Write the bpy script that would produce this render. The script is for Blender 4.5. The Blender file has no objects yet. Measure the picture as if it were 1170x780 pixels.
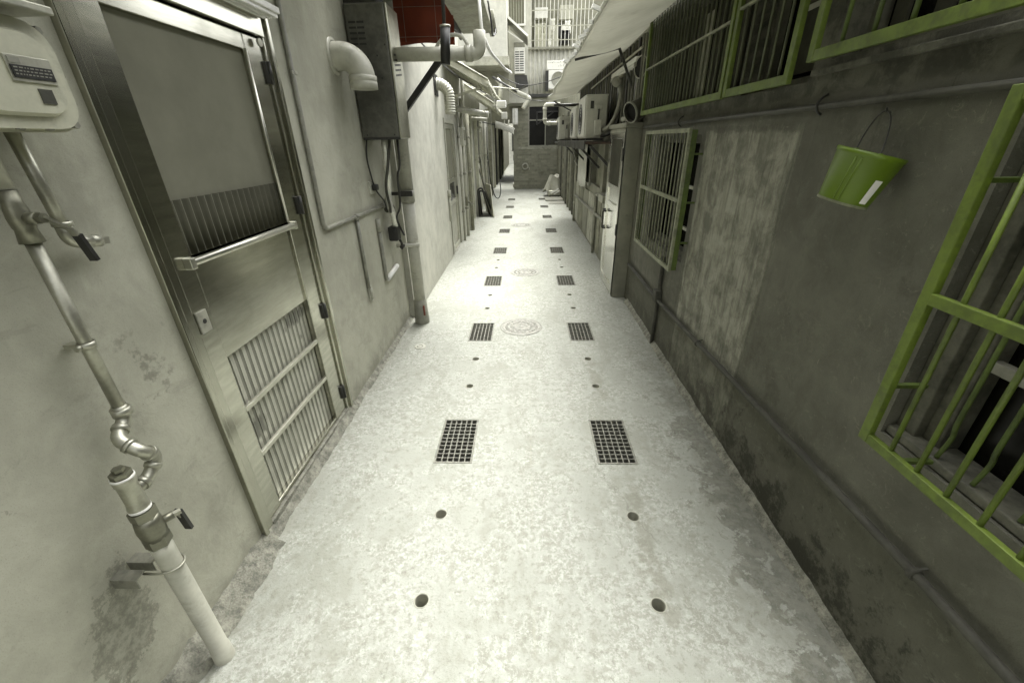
import bpy, bmesh, math, random
from mathutils import Vector, Matrix
from mathutils.geometry import delaunay_2d_cdt
rnd = random.Random(7)
S = bpy.context.scene
COL = S.collection
PI = math.pi

# ------------------------------------------------------------------ camera
EYE = Vector((0, 0, 1.65))
# orientation measured from the vanishing points: forward looks down the alley and towards the floor
cd = bpy.data.cameras.new('camera')
cam = bpy.data.objects.new('camera', cd)
COL.objects.link(cam)
cd.sensor_width = 36.0
cd.lens = 470.0 / 1170.0 * 36.0
cd.clip_start = 0.02
cd.clip_end = 2000
ax = Vector((0.99944787, 0.02865472, -0.01681876))      # image right
ay = Vector((0.00251962, 0.43937237, 0.89830149))       # image up
az = Vector((0.03313028, -0.89784789, 0.43905758))      # backwards
ax.normalize(); ay = (ay - ax * ay.dot(ax)).normalized(); az = ax.cross(ay)
cam.matrix_world = Matrix(((ax.x, ay.x, az.x, EYE.x), (ax.y, ay.y, az.y, EYE.y), (ax.z, ay.z, az.z, EYE.z), (0, 0, 0, 1)))
S.camera = cam

# ------------------------------------------------------------------ sky and sun (overcast)
W = bpy.data.worlds.new('World'); S.world = W; W.use_nodes = True
wn = W.node_tree; wn.nodes.clear()
sky = wn.nodes.new('ShaderNodeTexSky'); sky.sky_type = 'NISHITA'; sky.sun_disc = False
SUN_EL, SUN_ROT = math.radians(66), math.radians(12)
sky.sun_elevation = SUN_EL; sky.sun_rotation = SUN_ROT
sky.dust_density = 5.0; sky.air_density = 1.0
hs = wn.nodes.new('ShaderNodeHueSaturation'); hs.inputs['Saturation'].default_value = 0.06
bg = wn.nodes.new('ShaderNodeBackground'); bg.inputs['Strength'].default_value = 0.15
wo = wn.nodes.new('ShaderNodeOutputWorld')
wn.links.new(sky.outputs[0], hs.inputs['Color']); wn.links.new(hs.outputs[0], bg.inputs['Color']); wn.links.new(bg.outputs[0], wo.inputs['Surface'])
sl = bpy.data.lights.new('sun', 'SUN'); sl.energy = 1.2; sl.angle = math.radians(40); sl.color = (1.0, 0.98, 0.92)
so = bpy.data.objects.new('sun', sl); COL.objects.link(so)
sd = Vector((math.sin(SUN_ROT) * math.cos(SUN_EL), math.cos(SUN_ROT) * math.cos(SUN_EL), math.sin(SUN_EL)))
so.rotation_euler = sd.to_track_quat('Z', 'Y').to_euler()
so.location = (0, 0, 30)
S.view_settings.view_transform = 'Standard'; S.view_settings.look = 'None'
S.view_settings.gamma = 1.0; S.view_settings.use_curve_mapping = False
S.view_settings.exposure = 2.35
S.cycles.max_bounces = 10; S.cycles.diffuse_bounces = 6; S.cycles.glossy_bounces = 4
S.cycles.use_denoising = True
S.cycles.sample_clamp_indirect = 6

# ------------------------------------------------------------------ materials
class NT:
    def __init__(s, name):
        s.m = bpy.data.materials.new(name); s.m.use_nodes = True
        s.t = s.m.node_tree; s.b = s.t.nodes['Principled BSDF']
        s.pos = s.t.nodes.new('ShaderNodeNewGeometry').outputs['Position']
        s.obj = s.t.nodes.new('ShaderNodeTexCoord').outputs['Object']
        s._xyz = None
    def lk(s, a, b):
        if isinstance(a, (int, float)): b.default_value = a
        elif isinstance(a, tuple): b.default_value = a if len(a) == len(b.default_value) else a + (1.0,)
        else: s.t.links.new(a, b)
    def math(s, op, a, b=0.0, clamp=False):
        n = s.t.nodes.new('ShaderNodeMath'); n.operation = op; n.use_clamp = clamp
        s.lk(a, n.inputs[0]); s.lk(b, n.inputs[1]); return n.outputs[0]
    def add(s, a, b): return s.math('ADD', a, b)
    def sub(s, a, b): return s.math('SUBTRACT', a, b)
    def mul(s, a, b): return s.math('MULTIPLY', a, b)
    def mx(s, a, b): return s.math('MAXIMUM', a, b)
    def step(s, v, a, b, lo=0.0, hi=1.0):
        n = s.t.nodes.new('ShaderNodeMapRange'); n.interpolation_type = 'SMOOTHSTEP'
        s.lk(v, n.inputs[0])
        if a <= b:
            n.inputs[1].default_value = a; n.inputs[2].default_value = b; n.inputs[3].default_value = lo; n.inputs[4].default_value = hi
        else:
            n.inputs[1].default_value = b; n.inputs[2].default_value = a; n.inputs[3].default_value = hi; n.inputs[4].default_value = lo
        return n.outputs[0]
    def xyz(s):
        if s._xyz is None:
            n = s.t.nodes.new('ShaderNodeSeparateXYZ'); s.lk(s.pos, n.inputs[0]); s._xyz = n.outputs
        return s._xyz
    def scl(s, vec, k):
        n = s.t.nodes.new('ShaderNodeVectorMath'); n.operation = 'MULTIPLY'; s.lk(vec, n.inputs[0]); n.inputs[1].default_value = k
        return n.outputs[0]
    def noise(s, scale, detail=6, rough=0.6, vec=None, dist=0.0):
        n = s.t.nodes.new('ShaderNodeTexNoise'); n.inputs['Scale'].default_value = scale; n.inputs['Detail'].default_value = detail
        n.inputs['Roughness'].default_value = rough; n.inputs['Distortion'].default_value = dist
        s.lk(vec if vec is not None else s.pos, n.inputs['Vector']); return n.outputs[0]
    def mix(s, f, a, b):
        n = s.t.nodes.new('ShaderNodeMix'); n.data_type = 'RGBA'
        s.lk(f, n.inputs[0]); s.lk(a, n.inputs[6]); s.lk(b, n.inputs[7]); return n.outputs[2]
    def box(s, x=None, y=None, z=None, soft=0.05, warp=None):
        """mask that is 1 inside the ranges"""
        o = s.xyz(); r = None
        for ch, rg in ((o[0], x), (o[1], y), (o[2], z)):
            if rg is None: continue
            c = ch if warp is None else s.add(ch, warp)
            k = s.mul(s.step(c, rg[0] - soft, rg[0] + soft), s.step(c, rg[1] + soft, rg[1] - soft))
            r = k if r is None else s.mul(r, k)
        return r
    def bump(s, h, strength, dist=0.01):
        n = s.t.nodes.new('ShaderNodeBump'); n.inputs['Strength'].default_value = strength; n.inputs['Distance'].default_value = dist
        s.lk(h, n.inputs['Height']); s.lk(n.outputs[0], s.b.inputs['Normal'])
    def out(s, color, rough=0.8, metal=0.0, spec=0.5):
        s.lk(color, s.b.inputs['Base Color']); s.lk(rough, s.b.inputs['Roughness']); s.lk(metal, s.b.inputs['Metallic'])
        s.b.inputs['Specular IOR Level'].default_value = spec
        return s.m

def T(v, k=0.80): return (v, v * 0.995, v * k)     # the photograph's olive-toned greys

def plain(name, col, rough=0.6, metal=0.0, var=0.25, scale=8, spec=0.5, bump=0.0, grime=0.0, rv=0.07):
    n = NT(name)
    a = n.noise(scale, 8, 0.65, n.obj); b = n.noise(scale * 7, 5, 0.6, n.obj)
    v = n.add(n.mul(a, 0.7), n.mul(b, 0.3))
    lo = tuple(c * (1 - var) for c in col); hi = tuple(min(1, c * (1 + var)) for c in col)
    c = n.mix(n.step(v, 0.35, 0.65), lo, hi)
    if grime:
        c = n.mix(n.mul(n.step(n.noise(scale * 1.7, 9, 0.7, n.obj), 0.52, 0.68), grime), c, T(0.03))
    if bump: n.bump(v, bump, 0.01)
    r = n.step(n.noise(scale * .7, 2, .5, n.obj), 0.3, 0.7, max(0.02, rough - rv), min(1, rough + rv))
    return n.out(c, r, metal, spec)

M = {}
M['steel'] = plain('worn_stainless_steel', T(0.44, .84), 0.20, 1.0, 0.08, 3, rv=.03)
M['steel_pale'] = plain('dull_stainless_sheet', T(0.58, .86), 0.40, 1.0, 0.08, 3)
M['steel_bright'] = plain('polished_stainless_sheet', T(0.80, .92), 0.21, 1.0, 0.05, 3, rv=.03)
M['galv'] = plain('galvanised_steel', T(0.40, .82), 0.46, 0.9, 0.16, 10, grime=.12)
M['brass'] = plain('dull_brass', T(0.20, .76), 0.45, 0.85, 0.18, 12, grime=.2)
M['pvc'] = plain('pale_pvc', T(0.40, .82), 0.45, 0, 0.12, 6, grime=.28)
M['pvc_dull'] = plain('grimy_pvc', T(0.33, .80), 0.5, 0, 0.2, 5, grime=.45)
M['pvc_grey'] = plain('grey_pvc', T(0.30, .80), 0.5, 0, 0.14, 6, grime=.3)
M['conduit'] = plain('painted_conduit', T(0.22, .80), 0.5, 0, 0.2, 8, grime=.3)
M['conduit_dark'] = plain('painted_conduit_grimy', T(0.055, .76), 0.8, 0, 0.25, 8, grime=.3)
M['green'] = plain('yellow_green_paint', (0.086, 0.124, 0.012), 0.55, 0, 0.28, 9, grime=.34, bump=.15)
M['green_dark'] = plain('old_green_paint', (0.06, 0.09, 0.012), 0.6, 0, 0.3, 12, grime=.3)
M['green_plastic'] = plain('green_plastic', (0.098, 0.16, 0.006), 0.42, 0, 0.06, 4)
M['grille_pale'] = plain('faded_grille_paint', (0.19, .20, .13), 0.55, 0, 0.3, 12, grime=.4)
M['grille_bar'] = plain('grimy_grille_bar', (0.055, 0.062, 0.028), 0.55, 0, 0.25, 12, grime=.3)
M['black'] = plain('black_rubber', T(0.014), 0.5, 0, 0.3, 20)
M['iron'] = plain('black_iron', T(0.022), 0.45, 0.0, 0.35, 15)
M['dark'] = plain('dark_room', T(0.008), 0.9, 0, 0.3, 4)
def rib_mat():
    n = NT('smudged_rib_sheet'); o = n.xyz()
    c = n.mix(n.step(n.noise(6, 6, .6), .35, .65), T(0.40, .84), T(0.52, .86))
    w = n.mul(n.sub(n.noise(14, 8, .7), .5), .09)
    for (y0, y1, z0, z1, k) in ((1.90, 2.09, .79, .85, .75), (1.45, 1.56, .43, .53, .7), (1.74, 1.78, .57, .60, .7), (2.0, 2.03, .69, .71, .7)):
        c = n.mix(n.mul(n.box(y=(y0, y1), z=(z0, z1), soft=.015, warp=w), k), c, T(0.06, .76))
    return n.out(c, .5, .55)
M['rib'] = rib_mat()
M['rib_back'] = plain('grimy_corrugated_backing', T(0.22, .8), 0.6, 0, 0.15, 5, grime=.3)
M['kick'] = plain('dull_ribbed_plastic', T(0.075, .70), 0.9, 0, 0.12, 5, spec=.1)
M['bracket_steel'] = plain('dull_bracket_steel', T(0.20, .80), 0.5, .3, .3, 10, grime=.3)
M['glass'] = plain('dark_window_glass', T(0.008), 0.2, 0, 0.3, 3, spec=.18, rv=.03)
M['screen'] = plain('insect_screen', T(0.185, .75), 0.95, 0, 0.10, 1.6, spec=.08)
M['screen_dark'] = plain('grimy_screen', T(0.05, .72), 0.9, 0, 0.25, 3, spec=.1)
M['meter'] = plain('cream_cast_metal', T(0.44, .76), 0.5, 0, 0.10, 8, grime=.25)
M['heater'] = plain('grimy_heater_casing', T(0.085), 0.42, 0.25, 0.35, 5, grime=.5)
M['heater_front'] = plain('heater_steel_front', T(0.45), 0.37, 1.0, 0.2, 8)
M['canvas'] = plain('off_white_canvas', T(0.48, .86), 0.85, 0, 0.10, 2.5, grime=.12)
M['cloth'] = plain('white_cloth', T(0.60, .9), 0.9, 0, 0.1, 6)
M['tarp'] = plain('pale_tarpaulin', T(0.30, .78), 0.6, 0, 0.12, 5, grime=.2)
M['ac'] = plain('aged_ac_casing', T(0.42, .86), 0.5, 0, 0.12, 4, grime=.22)
M['white'] = plain('white_paint', T(0.72, .93), 0.5, 0, 0.08, 6, grime=.1)
M['wood'] = plain('weathered_wood', T(0.20, .72), 0.8, 0, 0.35, 6, bump=.3)
M['wood_jamb'] = plain('grimy_window_wood', T(0.085, .74), 0.8, 0, 0.4, 9, bump=.3, grime=.4)
M['wood_pale'] = plain('pale_plywood', T(0.42, .78), 0.75, 0, 0.2, 4)
M['wood_dark'] = plain('dark_wood', T(0.09, .72), 0.75, 0, 0.35, 6)
M['beam'] = plain('canopy_board', T(0.52, .82), 0.8, 0, 0.25, 4, grime=.3)
M['rust'] = plain('rusty_shelf', (0.045, 0.03, 0.02), 0.8, 0, 0.5, 14)
M['clay'] = plain('reddish_stain', (0.16, 0.05, 0.03), 0.8, 0, 0.3, 14)
M['slab'] = plain('weathered_concrete_slab', T(0.33, .80), 0.85, 0, 0.28, 5, bump=.3, grime=.35)
M['mortar'] = plain('rough_mortar', T(0.20, .80), 0.95, 0, 0.45, 22, bump=1.0, grime=.5)
M['castiron'] = plain('dusty_cast_iron', T(0.27, .86), 0.75, 0, 0.25, 20, bump=.2, grime=.2)
M['grate'] = plain('dusty_grate_steel', T(0.17, .80), 0.7, 0.1, 0.4, 30, grime=.3)
M['pit'] = plain('drain_black', T(0.012), 0.9, 0, 0.3, 10)  # even near-black for the inside of the drain channel
M['earth'] = plain('compacted_earth', T(0.22, .75), 0.95, 0, 0.25, 1)
M['hose_silver'] = plain('foil_hose', T(0.75, .9), 0.38, 0.7, 0.12, 40, bump=.6)

def red_mat():
    n = NT('red_tarpaulin')
    v = n.noise(9, 6, 0.6)
    c = n.mix(n.step(v, .3, .7), (0.13, 0.018, 0.003), (0.17, 0.026, 0.004))
    return n.out(c, 0.7)
M['red'] = red_mat()

def canvas_mat():
    n = NT('awning_canvas'); o = n.xyz()
    a = n.noise(2.2, 7, .6); b = n.noise(60, 3, .5, n.scl(n.pos, (.2, 1, .2)))
    c = n.mix(n.step(n.add(n.mul(a, .7), n.mul(b, .3)), .35, .65), T(0.50, .88), T(0.62, .90))
    c = n.mix(n.mul(n.step(n.noise(5, 8, .7), .55, .7), .25), c, T(0.28, .8))
    m = n.out(c, .85, 0, .2)
    tr = n.t.nodes.new('ShaderNodeBsdfTranslucent'); n.lk(c, tr.inputs[0])
    mx = n.t.nodes.new('ShaderNodeMixShader'); mx.inputs[0].default_value = .30
    n.t.links.new(n.b.outputs[0], mx.inputs[1]); n.t.links.new(tr.outputs[0], mx.inputs[2])
    n.t.links.new(mx.outputs[0], n.t.nodes['Material Output'].inputs['Surface'])
    return m
M['canvas'] = canvas_mat()

def floor_mat():
    n = NT('alley_concrete'); o = n.xyz()
    big = n.noise(1.1, 4, 0.55); n1 = n.noise(5.0, 12, 0.72, dist=.6); n2 = n.noise(24, 10, 0.7, dist=.4); n3 = n.noise(85, 5, 0.6)
    w = n.add(n.add(n.add(n.mul(n1, 0.30), n.mul(n2, 0.46)), n.mul(n3, .18)), n.mul(big, 0.20))
    base = n.mix(n.step(n.add(n.mul(big, .5), n.mul(n1, .5)), .38, .62), (.285, .294, .250), (.355, .364, .322))
    worn = n.step(w, 0.560, 0.605)                                 # worn-through cement skin
    c = n.mix(n.mul(worn, .78), base, (.235, .240, .198))
    wear = n.step(n.add(n.noise(2.1, 11, .74, n.scl(n.pos, (1.3, .7, 1)), .6), n.mul(n2, .25)), .60, .70)
    c = n.mix(n.mul(wear, .45), c, (.215, .22, .178))
    chip = n.noise(58, 8, .75, dist=.7)
    lum = n.mul(n.step(chip, .515, .54), n.step(n.add(n1, n.mul(big, .3)), .58, .70))
    c = n.mix(n.mul(lum, .48), c, (.46, .47, .425))                # pale flakes left of the skin
    chip2 = n.noise(48, 9, .78, dist=.6)
    c = n.mix(n.mul(n.step(chip2, .57, .60), .6), c, (.175, .18, .145))
    pits = n.step(n3, 0.66, 0.70)
    c = n.mix(n.mul(pits, 0.55), c, T(0.16, .8))
    grit = n.noise(380, 2, .5)
    c = n.mix(n.step(grit, .55, .68, 0, .34), c, T(0.18, .8))
    blot = n.step(n.noise(3.2, 9, 0.7), 0.58, 0.68)
    c = n.mix(n.mul(blot, 0.30), c, T(0.20, .8))
    # mould along the foot of the right wall near the camera
    e = n.noise(5.0, 11, 0.74, dist=.4); e2 = n.noise(17, 8, .7)
    ed = n.add(n.add(n.mul(e, 0.95), n.mul(e2, .30)), n.mul(n.step(o[0], 0.42, 1.18), 0.42))
    side = n.mul(n.step(o[1], 3.9, 1.5), n.step(o[0], .42, .62))
    mould = n.mul(n.step(ed, 0.93, 0.965), side)
    c = n.mix(n.mul(mould, 0.66), c, n.mix(n.step(e2, .4, .6), T(0.085, .75), T(0.17, .78)))
    # damp streaks that run from the right row of holes
    wv = n.mul(n.sub(n.noise(6, 6, .6), 0.5), 0.22)
    for (xx, ya, yb, k) in ((.545, .92, 1.62, .62), (.535, 2.45, 3.0, .5), (.53, 4.1, 4.4, .4)):
        m = n.mul(n.step(n.math('ABSOLUTE', n.add(n.sub(o[0], xx), wv)), .055, .025), n.box(y=(ya, yb), soft=.05))
        m = n.mul(m, n.step(n.noise(13, 8, .7), .40, .52))
        c = n.mix(n.mul(m, k), c, T(0.19, .78))
    # edge dirt beside the left kerb
    ld = n.mul(n.step(n.add(o[0], n.mul(e, .22)), -.96, -1.10), .5)
    c = n.mix(n.mul(ld, n.step(e2, .40, .55)), c, T(0.24, .8))
    # hairline cracks
    for (a0, b0, a1, b1) in ((.33, 1.95, .62, 1.25), (-.8, 2.9, .1, 3.25), (.2, 4.3, .9, 4.8)):
        L = math.hypot(a1 - a0, b1 - b0); ux, uy = (a1 - a0) / L, (b1 - b0) / L
        px_, py_ = n.sub(o[0], a0), n.sub(o[1], b0)
        al = n.add(n.mul(px_, ux), n.mul(py_, uy)); ac = n.add(n.mul(px_, -uy), n.mul(py_, ux))
        ac = n.add(ac, n.mul(n.sub(n.noise(5, 8, .7), .5), .22))
        k = n.mul(n.step(n.math('ABSOLUTE', ac), .004, .0012), n.mul(n.step(al, 0, .05), n.step(al, L, L - .1)))
        c = n.mix(n.mul(k, .55), c, T(.13, .78))
    # casting joint along the middle of the lane
    seam = n.step(n.math('ABSOLUTE', n.add(n.sub(o[0], .03), n.mul(n.sub(n2, .5), .02))), .008, .002)
    c = n.mix(n.mul(seam, n.mul(n.step(n1, .4, .6), .35)), c, T(0.3, .8))
    h = n.add(n.mul(w, 1.0), n.mul(n3, 0.25))
    n.bump(n.add(h, n.mul(chip, .5)), 0.6, 0.012)
    return n.out(c, n.step(n1, .3, .7, .62, .9), 0, .35)
M['floor'] = floor_mat()

def left_wall_mat():
    n = NT('trowelled_grey_render'); o = n.xyz()
    a = n.noise(1.6, 6, .6); b = n.noise(7, 8, .68, dist=.3); d = n.noise(60, 4, .6)
    c = n.mix(n.step(n.add(n.mul(a, .6), n.mul(b, .4)), .36, .64), T(0.315, .79), T(0.42, .80))
    st = n.step(n.noise(3.4, 9, .7, n.scl(n.pos, (1, 1, .5))), .56, .66)
    c = n.mix(n.mul(st, .22), c, T(0.16, .77))
    sc = n.step(n.noise(5.5, 11, .78, n.scl(n.pos, (1, .6, 1.7)), .6), .57, .61)
    c = n.mix(n.mul(sc, .20), c, T(0.18, .78))
    lg = n.step(n.noise(4.5, 10, .76, n.scl(n.pos, (1, .8, 1.3)), .5), .59, .63)
    c = n.mix(n.mul(lg, .22), c, T(0.44, .82))
    chips = n.step(n.noise(15, 7, .72), .655, .69)
    c = n.mix(n.mul(chips, .4), c, T(0.12, .75))
    wz = n.mul(n.sub(n.noise(9, 8, .75), .5), .35)
    dy = n.math('DIVIDE', n.sub(n.add(o[1], n.mul(o[2], -.22)), .62), .085); dz = n.math('DIVIDE', n.sub(o[2], .36), .16)
    rr = n.math('SQRT', n.add(n.mul(dy, dy), n.mul(dz, dz)))
    pe = n.add(rr, n.mul(n.sub(n.noise(11, 10, .76), .5), 3.0))
    p = n.step(pe, 1.0, .93)
    c = n.mix(n.mul(p, .7), c, n.mix(n.step(n.noise(34, 8, .75), .4, .6), T(0.14, .77), T(0.30, .79)))
    rim = n.mul(n.step(pe, 1.12, 1.0), n.step(pe, .9, 1.0))
    c = n.mix(n.mul(rim, .5), c, T(0.10, .75))
    speck = n.step(n.noise(330, 2, .5), .57, .7, 0, .28)
    c = n.mix(speck, c, T(0.14, .76))
    p2 = n.mul(n.box(y=(1.02, 1.17), z=(.90, 1.16), soft=.05, warp=wz), n.step(n.noise(16, 8, .7), .52, .6))
    c = n.mix(n.mul(p2, .5), c, T(0.10, .75))
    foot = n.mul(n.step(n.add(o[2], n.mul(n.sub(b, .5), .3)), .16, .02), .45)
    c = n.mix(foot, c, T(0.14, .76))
    n.bump(n.add(n.add(n.mul(a, 1.2), n.mul(b, .8)), n.mul(d, .12)), .5, .012)
    return n.out(c, .82, 0, .3)
M['left_wall'] = left_wall_mat()

def pale_wall_mat(name, lo, hi, k=.84):
    n = NT(name); o = n.xyz()
    a = n.noise(1.3, 5, .6); b = n.noise(6, 9, .7)
    c = n.mix(n.step(n.add(n.mul(a, .5), n.mul(b, .5)), .36, .64), T(lo, k), T(hi, k))
    st = n.step(n.noise(2.6, 9, .7, n.scl(n.pos, (1, 1, .25))), .55, .68)
    c = n.mix(n.mul(st, .3), c, T(lo * .55, k))
    cr = n.step(n.noise(20, 8, .7), .64, .69)
    c = n.mix(n.mul(cr, .35), c, T(lo * .5, k))
    n.bump(n.add(a, n.mul(b, .6)), .35, .012)
    return n.out(c, .85, 0, .3)
M['pale_wall'] = pale_wall_mat('pale_lime_render', .33, .46)
M['pale_wall2'] = pale_wall_mat('worn_cream_render', .34, .48)
M['grey_wall'] = pale_wall_mat('old_grey_render', .17, .28, .78)
M['far_wall'] = pale_wall_mat('far_pale_render', .42, .56, .88)
M['jamb'] = pale_wall_mat('smooth_cement_jamb', .19, .27, .78)

def right_wall_mat():
    n = NT('dark_stained_render'); o = n.xyz()
    a = n.noise(1.7, 6, .6); b = n.noise(8, 10, .7, dist=.4); d = n.noise(50, 5, .6)
    v = n.noise(5.5, 8, .65, n.scl(n.pos, (1, 1.5, .22)))
    c = n.mix(n.step(n.add(n.mul(a, .55), n.mul(b, .45)), .36, .64), T(0.088, .77), T(0.142, .79))
    c = n.mix(n.mul(n.step(b, .60, .70), .35), c, T(0.15, .74))
    warp = n.mul(n.sub(n.noise(3.2, 8, .65), .5), .30)
    patch = n.box(y=(1.93, 2.95), z=(-.2, 1.70), soft=.006, warp=n.mul(n.sub(n.noise(3.4, 11, .74), .5), .11))
    rough_p = n.step(n.add(n.mul(b, .6), n.mul(v, .5)), .44, .66)
    c = n.mix(n.mul(patch, .96), c, n.mix(rough_p, T(0.14, .78), T(0.33, .81)))
    vs_ = n.step(n.noise(14, 8, .7, n.scl(n.pos, (1, 1.6, .10))), .52, .62)
    c = n.mix(n.mul(n.mul(vs_, patch), .45), c, T(0.075, .75))
    pe = n.mul(n.box(y=(1.955, 2.92), z=(-.2, 1.67), soft=.012, warp=n.mul(n.sub(n.noise(3.4, 11, .74), .5), .11)), -1)
    c = n.mix(n.mul(n.mul(n.add(1.0, pe), patch), .6), c, T(0.05, .7))
    flk = n.mul(n.step(n.noise(21, 10, .78, dist=1.2), .575, .60), n.step(n.noise(1.9, 4, .6), .42, .58))
    c = n.mix(n.mul(flk, .45), c, T(0.22, .77))
    drip = n.mul(n.step(v, .57, .67), n.step(o[1], 1.5, 2.2))
    c = n.mix(n.mul(drip, .35), c, T(0.055, .7))
    # broken plaster band under the upper window ledge
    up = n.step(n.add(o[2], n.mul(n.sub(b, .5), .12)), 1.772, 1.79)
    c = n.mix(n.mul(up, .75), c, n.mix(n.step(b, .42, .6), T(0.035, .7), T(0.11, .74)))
    # coarse damp dado below the pipe
    low = n.step(n.add(o[2], n.mul(n.sub(n.noise(4, 6, .6), .5), .08)), .47, .43)
    moss = n.step(n.add(n.noise(9, 10, .75), n.step(o[2], .42, .0, 0, .16)), .56, .68)
    c = n.mix(n.mul(low, .5), c, T(0.075, .70))
    c = n.mix(n.mul(n.mul(low, moss), n.step(o[1], 3.2, 1.4, 0.25, .85)), c, T(0.028, .68))
    sc = n.mul(low, n.step(n.noise(26, 9, .75), .60, .66))
    c = n.mix(n.mul(sc, .5), c, T(0.17, .76))
    nick = n.step(n.noise(11, 4, .5, n.scl(n.pos, (1, 1, .45))), .735, .75)
    c = n.mix(n.mul(nick, .7), c, T(0.3, .8))
    speck = n.step(n.noise(300, 2, .5), .56, .7, 0, .35)
    c = n.mix(speck, c, T(0.045, .7))
    cl = n.step(n.noise(2.3, 11, .76), .52, .60)
    c = n.mix(n.mul(cl, .38), c, T(0.05, .7))
    scr = n.step(n.noise(30, 6, .7, n.scl(n.pos, (1, .35, 1.1)), 2.5), .66, .69)
    c = n.mix(n.mul(scr, .65), c, T(0.21, .78))
    bl = n.step(n.noise(6.5, 12, .8, n.scl(n.pos, (1, .8, 1.2)), .7), .58, .61)
    c = n.mix(n.mul(bl, .35), c, T(0.17, .78))
    dr2 = n.mul(n.step(n.noise(9, 7, .7, n.scl(n.pos, (1, 1.4, .07))), .60, .68), n.step(o[2], .7, 1.7))
    c = n.mix(n.mul(dr2, .45), c, T(0.045, .75))
    n.bump(n.add(n.add(a, n.mul(b, .9)), n.add(n.mul(d, .2), n.mul(n.mul(patch, b), .9))), .6, .012)
    return n.out(c, .8, 0, .3)
M['right_wall'] = right_wall_mat()

def brick_mat():
    n = NT('old_brick')
    sw = n.t.nodes.new('ShaderNodeCombineXYZ'); o = n.xyz()
    n.lk(o[0], sw.inputs[0]); n.lk(o[2], sw.inputs[1])
    br = n.t.nodes.new('ShaderNodeTexBrick'); n.lk(sw.outputs[0], br.inputs['Vector'])
    br.inputs['Scale'].default_value = 1.0; br.inputs['Brick Width'].default_value = .23; br.inputs['Row Height'].default_value = .075
    br.inputs['Mortar Size'].default_value = .008
    br.inputs['Color1'].default_value = T(0.19, .74) + (1,); br.inputs['Color2'].default_value = T(0.31, .77) + (1,)
    br.inputs['Mortar'].default_value = T(0.25, .78) + (1,)
    st = n.step(n.noise(2.2, 9, .7), .5, .66)
    c = n.mix(n.mul(st, .5), br.outputs['Color'], T(0.12, .74))
    c = n.mix(n.mul(n.step(n.noise(12, 8, .75), .5, .62), .5), c, T(.30, .78))
    n.bump(br.outputs['Fac'], -.5, .01)
    return n.out(c, .9, 0, .3)
M['brick'] = brick_mat()

def brushed_door_mat():
    n = NT('brushed_stainless_door')
    a = n.noise(5, 7, .65, n.scl(n.obj, (1, 1, .5))); b = n.noise(30, 8, .7, n.scl(n.obj, (1, .15, 1.4)))
    sm = n.step(n.noise(4, 7, .62), .50, .72)
    c = n.mix(n.step(b, .3, .7), T(0.42, .84), T(0.56, .86))
    c = n.mix(n.mul(sm, .22), c, T(0.26, .78))
    return n.out(c, n.step(n.add(n.mul(n.noise(3, 2, .5), .6), n.mul(sm, .4)), .2, .8, .19, .265), 1.0)
M['door_steel'] = brushed_door_mat()

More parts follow.
